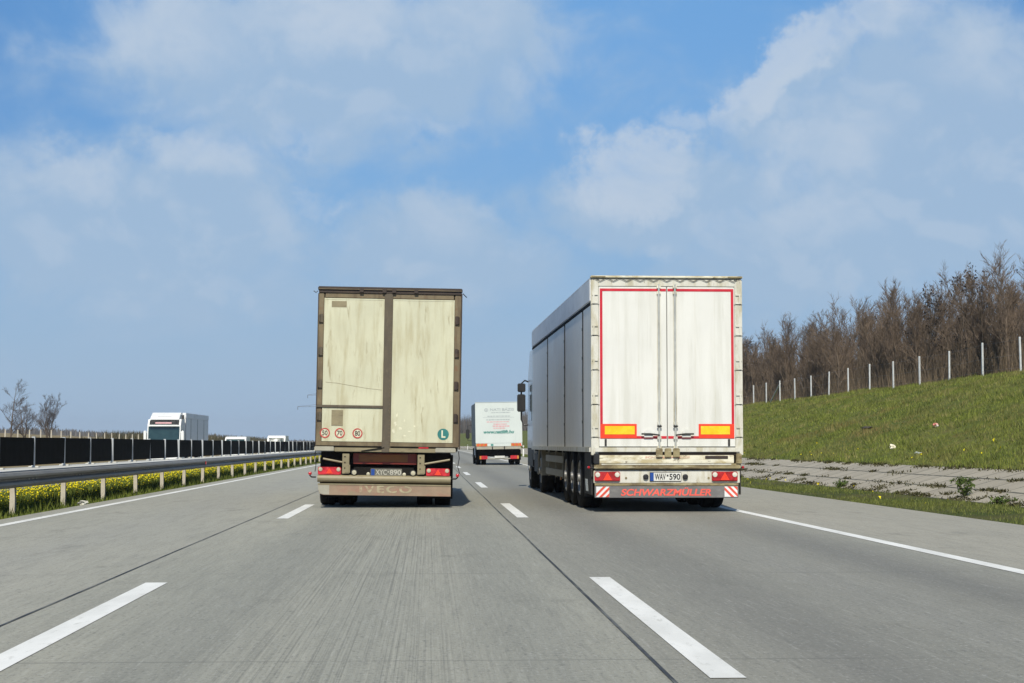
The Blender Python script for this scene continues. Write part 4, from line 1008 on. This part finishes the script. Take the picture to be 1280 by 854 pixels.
# ------------------------------------------------------------------ bare trees and thicket
def tree_arrays(seed, H, nb, spread, stems=1, twigs=4, r0=.09, low=.18, third=4, pods=0, rmin=.008, updroop=.25, wob_=.22, twob=None, taper=.75, full=1.15):
    rg = random.Random(seed); S = {'t': [], 'c': [], 'p': []}
    def seg(k, p, q, a, b_): S[k].append((p.copy(), q.copy(), a, b_))
    def limb(k, p, d, L, r, n, up, end=.35, wob_=wob_):
        pts = [p.copy()]
        for i in range(n):
            d = (d + Vector((rg.uniform(-1, 1), rg.uniform(-1, 1), rg.uniform(-.6, 1) * up)) * wob_).normalized()
            q = p + d * (L / n); ra = r * (1 - (1 - end) * i / n); rb_ = r * (1 - (1 - end) * (i + 1) / n)
            seg(k, p, q, ra, rb_); p = q; pts.append(p.copy())
        return pts, d
    def at(pts, f):
        x = f * (len(pts) - 1); i = min(int(x), len(pts) - 2); return pts[i].lerp(pts[i + 1], x - i)
    for s_ in range(stems):
        a0 = rg.uniform(0, 6.28); tilt = 0 if stems == 1 else rg.uniform(.08, .3)
        h = H * rg.uniform(.8, 1.) ; base = Vector((rg.uniform(-.15, .15) * (stems > 1), rg.uniform(-.15, .15) * (stems > 1), -.15))
        pts, d = limb('t', base, Vector((math.cos(a0) * tilt, math.sin(a0) * tilt, 1)).normalized(), h, r0 / stems ** .4, 7, 1.2, .12, twob or wob_)
        for i in range(nb):
            f = low + (1 - low) * (i + rg.random()) / nb; p = at(pts, f); a = rg.uniform(0, 6.28); tl = spread * rg.uniform(.6, 1.2)
            d1 = Vector((math.cos(a) * math.sin(tl), math.sin(a) * math.sin(tl), math.cos(tl)))
            L1 = h * .42 * (full - taper * f) * rg.uniform(.7, 1.2); r1 = max(r0 * .42 * (1.1 - f), .014)
            p1, d1 = limb('t' if f < .4 else 'c', p, d1, L1, r1, 4, updroop * 2)
            for j in range(twigs):
                f2 = .25 + .75 * (j + rg.random()) / twigs; q = at(p1, f2); a = rg.uniform(0, 6.28)
                d2 = (d1 + Vector((math.cos(a), math.sin(a), rg.uniform(-.1, .8))) * rg.uniform(.5, .9)).normalized()
                L2 = L1 * .5 * (1.2 - .6 * f2) * rg.uniform(.7, 1.2)
                p2, d2 = limb('c', q, d2, L2, max(r1 * .45, rmin * 1.3), 3, updroop)
                for k in range(third):
                    q3 = at(p2, .2 + .8 * rg.random()); a = rg.uniform(0, 6.28)
                    d3 = (d2 + Vector((math.cos(a), math.sin(a), rg.uniform(-.2, .7))) * .8).normalized()
                    p3, _ = limb('c', q3, d3, L2 * rg.uniform(.35, .7), rmin, 2, updroop)
                    if pods and rg.random() < pods:
                        for _k in range(3): S['p'].append(p3[-1] + Vector((rg.gauss(0, .07), rg.gauss(0, .07), rg.gauss(0, .07))))
    return S
def prisms(segs, n=3):
    V = []; F = []; a3 = [(math.cos(2 * math.pi * k / n), math.sin(2 * math.pi * k / n)) for k in range(n)]
    for p, q, a, b_ in segs:
        d = (q - p); 
        if d.length < 1e-5: continue
        d.normalize(); u = d.orthogonal().normalized(); w = d.cross(u); o = len(V)
        for c_, s_ in a3: V.append(p + (u * c_ + w * s_) * a)
        for c_, s_ in a3: V.append(q + (u * c_ + w * s_) * b_)
        for k in range(n): F.append((o + k, o + (k + 1) % n, o + n + (k + 1) % n, o + n + k))
    return np.array([tuple(v) for v in V]), np.array(F)
def tree_object(seed, kw, name, trunk_m, twig_m, label, group, cat='tree'):
    S = tree_arrays(seed, **kw)
    T = empty(name, (0, 0, 0), label, cat, group)
    np_mesh('trunk', *prisms(S['t'], 5), trunk_m, T)
    cr = np_mesh('crown', *prisms(S['c'], 3), twig_m, T)
    if S['p']:
        V = []; F = []; rg = random.Random(seed)
        for p in S['p']:
            o = len(V); s = .07
            for _ in range(4): V.append((p.x + rg.uniform(-s, s), p.y + rg.uniform(-s, s), p.z + rg.uniform(-s * 1.4, s * .8)))
            F += [(o, o + 1, o + 2), (o, o + 1, o + 3), (o + 1, o + 2, o + 3)]
        np_mesh('pod_clumps', np.array(V), np.array(F), 'pods', cr)
    return T
def copy_tree(src, loc, rz, sc_):
    c = src.copy(); C.objects.link(c); c.location = loc; c.rotation_euler = (0, 0, rz); c.scale = (sc_, sc_, sc_ * 1.0)
    for ch in src.children:
        d = ch.copy(); C.objects.link(d); d.parent = c
        for g in ch.children:
            e = g.copy(); C.objects.link(e); e.parent = d
    return c
kinds = []
for i in range(9):
    rg = random.Random(50 + i)
    kw = dict(H=rg.uniform(5.3, 6.2), nb=rg.randint(19, 24), spread=rg.uniform(.32, .6), stems=1 if i % 3 else 2, twigs=7, third=6, wob_=.17, taper=.45, full=1.0, r0=rg.uniform(.07, .11), low=.12, pods=(.12 if i in (2, 5) else 0), rmin=.0085)
    lab = 'bare tree with dark seed pods in the thicket behind the crest fence' if i in (2, 5) else ('forked bare tree in the brown thicket behind the crest fence' if i % 3 == 0 else 'single-stemmed bare tree in the brown thicket behind the crest fence')
    kinds.append(tree_object(500 + i, kw, 'thicket_tree', 'bark', 'twig', lab, 'bare trees of the thicket'))
spots = []
rg = random.Random(11)
y = 62.
while y < 210:
    for x0 in (27.6, 30.2, 33.5, 37.5):
        if rg.random() < (.95 if y < 150 else .6): spots.append((x0 + rg.uniform(-1.1, 1.1), y + rg.uniform(-1.2, 1.2)))
    y += 2.5
y = 210.
while y < 330:
    for x0 in (27.8, 32): spots.append((x0 + rg.uniform(-1, 1), y + rg.uniform(-2, 2)))
    y += 5.
spots = spots[:292]
for i, (x, y) in enumerate(spots):
    loc = (x + float(bend(y)), y, float(h_right(x, y)) - .05); s = rg.uniform(.84, 1.04) * (1.0 if y > 75 else .95)
    if i < len(kinds): kinds[i].location = loc; kinds[i].scale = (s, s, s); kinds[i].rotation_euler = (0, 0, rg.uniform(0, 6.28))
    else: copy_tree(kinds[rg.randrange(len(kinds))], loc, rg.uniform(0, 6.28), s)

def sticks(name, P, H, Wd, mat, lean=.35, rs=RS):
    """thousands of thin upright stalks, each one narrow triangle pair"""
    n = len(P); a = rs.uniform(0, 6.283, n); l = rs.uniform(0, lean, n) * H
    tip = P + np.stack([np.cos(a) * l, np.sin(a) * l, H], 1)
    b = rs.uniform(0, 6.283, n); w = np.stack([np.cos(b), np.sin(b), np.zeros(n)], 1) * (Wd / 2)[:, None]
    V = np.stack([P - w, P + w, tip], 1).reshape(-1, 3)
    F = np.arange(3 * n).reshape(-1, 3)
    return np_mesh(name, V, F, mat, rnd=np.repeat(rs.uniform(0, 1, n), 3))
n = 56000
yy = 60 * (330 / 60) ** RS.uniform(0, 1, n); xx = 26.3 + RS.uniform(0, 1, n) ** 1.3 * 16
P = np.stack([xx + bend(yy), yy, h_right(xx, yy) - .05], 1)
hh = RS.uniform(.5, 1., n) ** 1.5 * (1.5 + 4.2 * RS.uniform(0, 1, n) ** 1.3) * np.clip((xx - 25.6) / 3.0, .35, 1)
tag(sticks('undergrowth', P, hh, RS.uniform(.010, .030, n) * (1 + yy / 180), 'brush', .45), 'dense brown undergrowth filling the thicket below the bare trees', 'undergrowth', kind='stuff')
n = 30000
yy = RS.uniform(330, 760, n); xx = 26.5 + RS.uniform(0, 1, n) * 40
P = np.stack([xx + bend(yy), yy, h_right(xx, yy)], 1)
tag(sticks('distant_wood', P, RS.uniform(2.5, 6.5, n), RS.uniform(.08, .25, n), 'brush_far', .45), 'far bare wood closing the road where it bends', 'wood', kind='stuff')
n = 16000
yy = RS.uniform(900, 1500, n); xx = RS.uniform(-900, 0, n) - (yy - 850) * .05
P = np.stack([xx, yy, h_left(np.minimum(xx - bend(yy), -27), yy) - .3], 1)
clump = .5 + .5 * np.sin(xx * .045 + 1.) * np.sin(xx * .017 + yy * .01)
tag(sticks('tree_line', P, (2.0 + 3.6 * clump) * RS.uniform(.6, 1.1, n), RS.uniform(.8, 2.6, n), 'brush_far', .3), 'hazy bare tree line along the far edge of the field', 'tree line', kind='stuff')
# bushy hedge patches at the field edge
n = 9000
cy = np.array([262, 300, 330, 420]); cxx = np.array([-44, -41, -40, -43])
ci = RS.randint(0, 4, n); xx = cxx[ci] + RS.normal(0, 2.0, n); yy = cy[ci] + RS.normal(0, 9, n)
P = np.stack([xx, yy, h_left(xx, yy)], 1)
tag(sticks('hedge', P, RS.uniform(.8, 2.3, n), RS.uniform(.08, .3, n), 'hedge_far', .7), 'olive brown scrub along the field fence behind the oncoming lorry', 'scrub', kind='stuff')

for (px, y, H, seed, nb, sp, st, lab) in ((22, 200, 7.5, 3, 14, .95, 1, 'tallest bare tree in the brown field beyond the black screen'),
                                 (38, 204, 5.4, 8, 13, .9, 2, 'short bushy bare tree right beside the tallest field tree'),
                                 (67, 212, 6.0, 21, 13, .75, 3, 'fan-shaped bare tree standing apart in the brown field')):
    x = (px - 536) / 2150 * y
    t_ = tree_object(seed, dict(H=H, nb=nb + 3, spread=sp, stems=st, twigs=7, third=6, r0=.12, low=.16, rmin=.010, wob_=.15, updroop=.2, twob=.05), 'field_tree', 'bark', 'twig_far', lab, 'bare trees in the field')
    t_.location = (x, y, float(h_left(x, y)) - .1)

# ------------------------------------------------------------------ grass, flowers, weeds
def blades(name, P, H, Wd, mat, lean=.7, per=3, spread=.05):
    n = len(P); P = np.repeat(P, per, 0) + np.concatenate([RS.normal(0, spread, (n * per, 2)), np.zeros((n * per, 1))], 1)
    return sticks(name, P, np.repeat(H, per) * RS.uniform(.6, 1.15, n * per), np.repeat(Wd, per), mat, lean)
def inview(x, y): return (x / y < .40) & (x / y > -.30)
n = 110000
yy = 30 * (230 / 30) ** RS.uniform(0, 1, n); xx = 12.25 + RS.uniform(0, 1, n) * 14
k = inview(xx, yy); xx, yy = xx[k], yy[k]
P = np.stack([xx + bend(yy), yy, h_right(xx, yy) - .02], 1)
tuft = .5 + .5 * np.sin(xx * 2.1 + yy * 1.3) * np.sin(xx * .9 - yy * 1.7)
tag(blades('bank_grass', P, (.06 + .12 * tuft) * RS.uniform(.6, 1.3, len(xx)), .012 + yy * .00022, 'blade', .9, 2, .06), 'short patchy green and straw grass covering the embankment', 'grass', kind='stuff')
n = 34000
yy = 18 * (200 / 18) ** RS.uniform(0, 1, n); xx = 8.15 + RS.uniform(0, 1, n) * 2.05 + .18 * np.sin(yy * .9) * RS.uniform(0, 1, n)
k = inview(xx, yy) & (RS.uniform(0, 1, n) < .55 + .45 * np.sin(yy * .55 + xx)); xx, yy = xx[k], yy[k]
P = np.stack([xx + bend(yy), yy, h_right(xx, yy) - .02], 1)
tag(blades('roadside_grass', P, RS.uniform(.02, .10, len(xx)) ** 1.0 * (.4 + .6 * np.clip((xx - 8.1) / .6, 0, 1)), .010 + yy * .0002, 'blade_verge', .8, 3, .05), 'ragged green grass growing between the shoulder and the slabs', 'grass', kind='stuff')
# taller tussocks and dead stalks on the bank
nc = 1500
cy = 32 * (190 / 32) ** RS.uniform(0, 1, nc); cx = 12.4 + RS.uniform(0, 1, nc) * 13.
k = inview(cx, cy); cx, cy = cx[k], cy[k]; per = 16
hx = np.repeat(RS.uniform(.08, .24, len(cx)), per); sp = np.repeat(RS.uniform(.05, .22, len(cx)), per)
xx = np.repeat(cx, per) + RS.normal(0, 1, len(hx)) * sp; yy = np.repeat(cy, per) + RS.normal(0, 1, len(hx)) * sp * 1.5
xx = np.clip(xx, 12.3, 26.5); P = np.stack([xx + bend(yy), yy, h_right(xx, yy) - .02], 1)
o = sticks('tussock_grass', P, hx * RS.uniform(.6, 1.2, len(hx)), .014 + yy * .00025, 'straw', .8)
tone = np.repeat(np.clip(RS.beta(.7, 1.1, len(cx)), 0, 1), per); o.data.attributes['rnd'].data.foreach_set('value', np.repeat(np.clip(tone + RS.normal(0, .1, len(tone)), 0, 1), 3).astype(np.float32))
tag(o, 'taller tussocks and dead straw stalks dotted over the embankment', 'tussocks', kind='stuff')
nf = 110
yy = 30 * (120 / 30) ** RS.uniform(0, 1, nf); xx = np.where(RS.uniform(0, 1, nf) < .6, 12.5 + RS.exponential(.5, nf), 8.6 + RS.uniform(0, 1.6, nf))
P = np.stack([xx, yy, h_right(xx, yy) + .10], 1); q8 = RS.normal(0, 1, (nf, 4, 3)) * .022
V = (P[:, None, :] + q8).reshape(-1, 3); b4 = np.arange(nf)[:, None, None] * 4
tag(np_mesh('bank_flowers', V, (b4 + np.array([(0, 1, 2), (0, 1, 3), (1, 2, 3)])[None]).reshape(-1, 3), 'petal', rnd=np.repeat(RS.uniform(0, 1, nf), 4)), 'scattered yellow flowers along the foot of the embankment', 'flowers', kind='stuff')
# weeds in the slab joints
PW = []
for k in range(300):
    y = 26 * (150 / 26) ** random.Random(k).random(); r = random.Random(k + 1000)
    row = r.choice([10.35, 10.4, 10.6, 10.97, 10.97, 11.64, 12.2, 12.25]); y = round((y + row * .12) / 1.25) * 1.25 - row * .12 if r.random() < .5 else y
    m_ = r.randint(15, 90); sx = r.uniform(.02, .10)
    for j in range(m_): PW.append((row + r.gauss(0, sx), y + r.gauss(0, sx * 4.5)))
PW = np.array(PW); PW = PW[(PW[:, 0] > 10.2) & (PW[:, 0] < 12.5)]
P = np.stack([PW[:, 0], PW[:, 1], h_right(PW[:, 0], PW[:, 1]) - .01], 1)
tag(blades('joint_weeds', P, RS.uniform(.02, .08, len(P)), RS.uniform(.03, .07, len(P)), 'weed_dark', 1.6, 1, .01), 'dark weeds sprouting from the joints of the slab lining', 'weeds', kind='stuff')
# median greenery and yellow flowers
n = 60000
yy = 14 * (190 / 14) ** RS.uniform(0, 1, n); xx = -6.42 - RS.uniform(0, 1, n) ** 1.15 * 5.6
k = inview(xx, yy); xx, yy = xx[k], yy[k]
P = np.stack([xx + bend(yy), yy, h_med(xx, yy) - .02], 1)
ht = np.clip((-6.3 - xx) / .9, .12, 1)
tag(blades('median_grass', P, RS.uniform(.12, .36, len(xx)) * ht, .012 + yy * .00022, 'blade_fresh', .7, 2, .05), 'green grass and stems on the median under the crash barrier', 'grass', kind='stuff')
n = 26000
yy = 16 * (190 / 16) ** RS.uniform(0, 1, n); xx = -7.0 - RS.uniform(0, 1, n) ** .85 * 5.0
dens = .50 + .50 * np.sin(yy * 1.1 + np.sin(xx * 2.) * 1.5) * np.sin(xx * 1.9 + yy * .31)
k = inview(xx, yy) & (RS.uniform(0, 1, n) < np.clip(dens * 1.1 - .12, .04, 1)); xx, yy = xx[k], yy[k]
P = np.stack([xx + bend(yy), yy, h_med(xx, yy) + RS.uniform(.10, .42, len(xx)) * np.clip((-6.4 - xx) / 1.4, .35, 1)], 1)
s = RS.uniform(.011, .027, len(P)) * (1 + yy * .004)
octa = np.array([(1, 0, 0), (0, 1, 0), (-1, 0, 0), (0, -1, 0), (0, 0, .8), (0, 0, -.5)])
V = (P[:, None, :] + octa[None] * s[:, None, None]).reshape(-1, 3)
of = np.array([(0, 1, 4), (1, 2, 4), (2, 3, 4), (3, 0, 4), (1, 0, 5), (2, 1, 5), (3, 2, 5), (0, 3, 5)])
F = (np.arange(len(P))[:, None, None] * 6 + of[None]).reshape(-1, 3)
tag(np_mesh('yellow_flowers', V, F, 'petal', rnd=np.repeat(RS.uniform(0, 1, len(P)), 6)), 'mass of small yellow blossoms growing behind the crash barrier', 'flowers', kind='stuff')

# ------------------------------------------------------------------ litter and small plants
def scrap(name, x, y, w, h, mat, seed, label, cat='litter', z=None):
    bm = bmesh.new(); bmesh.ops.create_icosphere(bm, subdivisions=2, radius=1)
    r = random.Random(seed)
    for v in bm.verts:
        k = r.uniform(.45, 1.15); v.co = Vector((v.co.x * w / 2 * k, v.co.y * w / 2 * k, (v.co.z * k * .5 + .4) * h))
    me = bpy.data.meshes.new(name); bm.to_mesh(me); bm.free(); me.materials.append(M[mat])
    o = link(bpy.data.objects.new(name, me)); o.location = (x, y, float(h_right(x, y)) if z is None else z); return tag(o, label, cat)
def on_bank(px, py):
    """first point of the bank under a sight line, worked out once to set things down on it"""
    dx_, dz_ = (px - 536) / 2150, (555 - py) / 2150
    for y in np.arange(20, 200, .1):
        if dx_ * y > 8.2 and 1.12 + dz_ * y <= float(h_right(dx_ * y, y)): return dx_ * y, y
    return 14., 50.
for (px, py, w, h, mat, seed, lab) in ((1120, 562, .20, .18, 'paper_white', 1, 'crumpled cream paper scrap low on the grassy embankment'),
                                       (1176, 534, .22, .15, 'paper_red', 2, 'red and white wrapper lying halfway up the embankment'),
                                       (1153, 568, .20, .08, 'paper_grey', 3, 'flattened pale grey scrap just above the slab lining'),
                                       (1088, 537, .45, .14, 'dark_lump', 4, 'dark rag lying in the grass of the embankment')):
    x, y = on_bank(px, py); scrap('litter', x, y, w, h, mat, seed, lab)
scrap('stone', -6.45, 28.0 + 4.6, .22, .13, 'dirt_stone', 9, 'pale stone on the soil between white edge line and barrier', 'stone', z=-.03)
def bush(px, py, r, h, label, seed):
    x, y = on_bank(px, py); rs = np.random.RandomState(seed)
    T = empty('weed_bush', (x, y, float(h_right(x, y)) - .03), label, 'bush'); V = []; mb = MB()
    for k in range(11):
        a = rs.uniform(0, 6.28); l = rs.uniform(.25, 1.0) * r; top = np.array([math.cos(a) * l, math.sin(a) * l, h * rs.uniform(.55, 1.05) * (1 - .35 * l / r)])
        mb.tube([(0, 0, -.02), tuple(top * [.35, .35, .55]), tuple(top)], .009, 5, .003)
        for j in range(22):
            p = top * rs.uniform(.25, 1.05) + rs.normal(0, .03, 3); p[2] = abs(p[2]); V.append(p + rs.normal(0, .026, (3, 3)))
    V = np.concatenate(V)
    np_mesh('foliage', V, np.arange(len(V)).reshape(-1, 3), 'bush_green', T, np.repeat(rs.uniform(0, 1, len(V) // 3), 3))
    mb.build('stem', 'bark', T)
bush(1211, 621, .27, .42, 'small leafy bush growing out of the slab lining', 4)
bush(1213, 604, .30, .14, 'flat dark weed clump on the slab joint above the small bush', 6)
bush(1258, 632, .30, .2, 'low weed clump at the foot of the slab lining', 7)
bush(1053, 609, .25, .2, 'dark weed tuft on the slabs nearer the big trailer', 8)

# ------------------------------------------------------------------ air
m = bpy.data.materials.new('haze_air'); m.use_nodes = True; t = NT(m.node_tree); t.n.clear()
pv = t.node('ShaderNodeVolumePrincipled'); pv.inputs['Color'].default_value = (.80, .88, 1., 1); pv.inputs['Density'].default_value = .00018; pv.inputs['Anisotropy'].default_value = .1
mo = t.node('ShaderNodeOutputMaterial'); t.l.new(pv.outputs[0], mo.inputs['Volume']); M['haze'] = m
HAZE = True
if HAZE:
    tag(MB().box(-3400, 3400, -200, 3400, -5, 40).build('haze', 'haze'), kind='stuff')
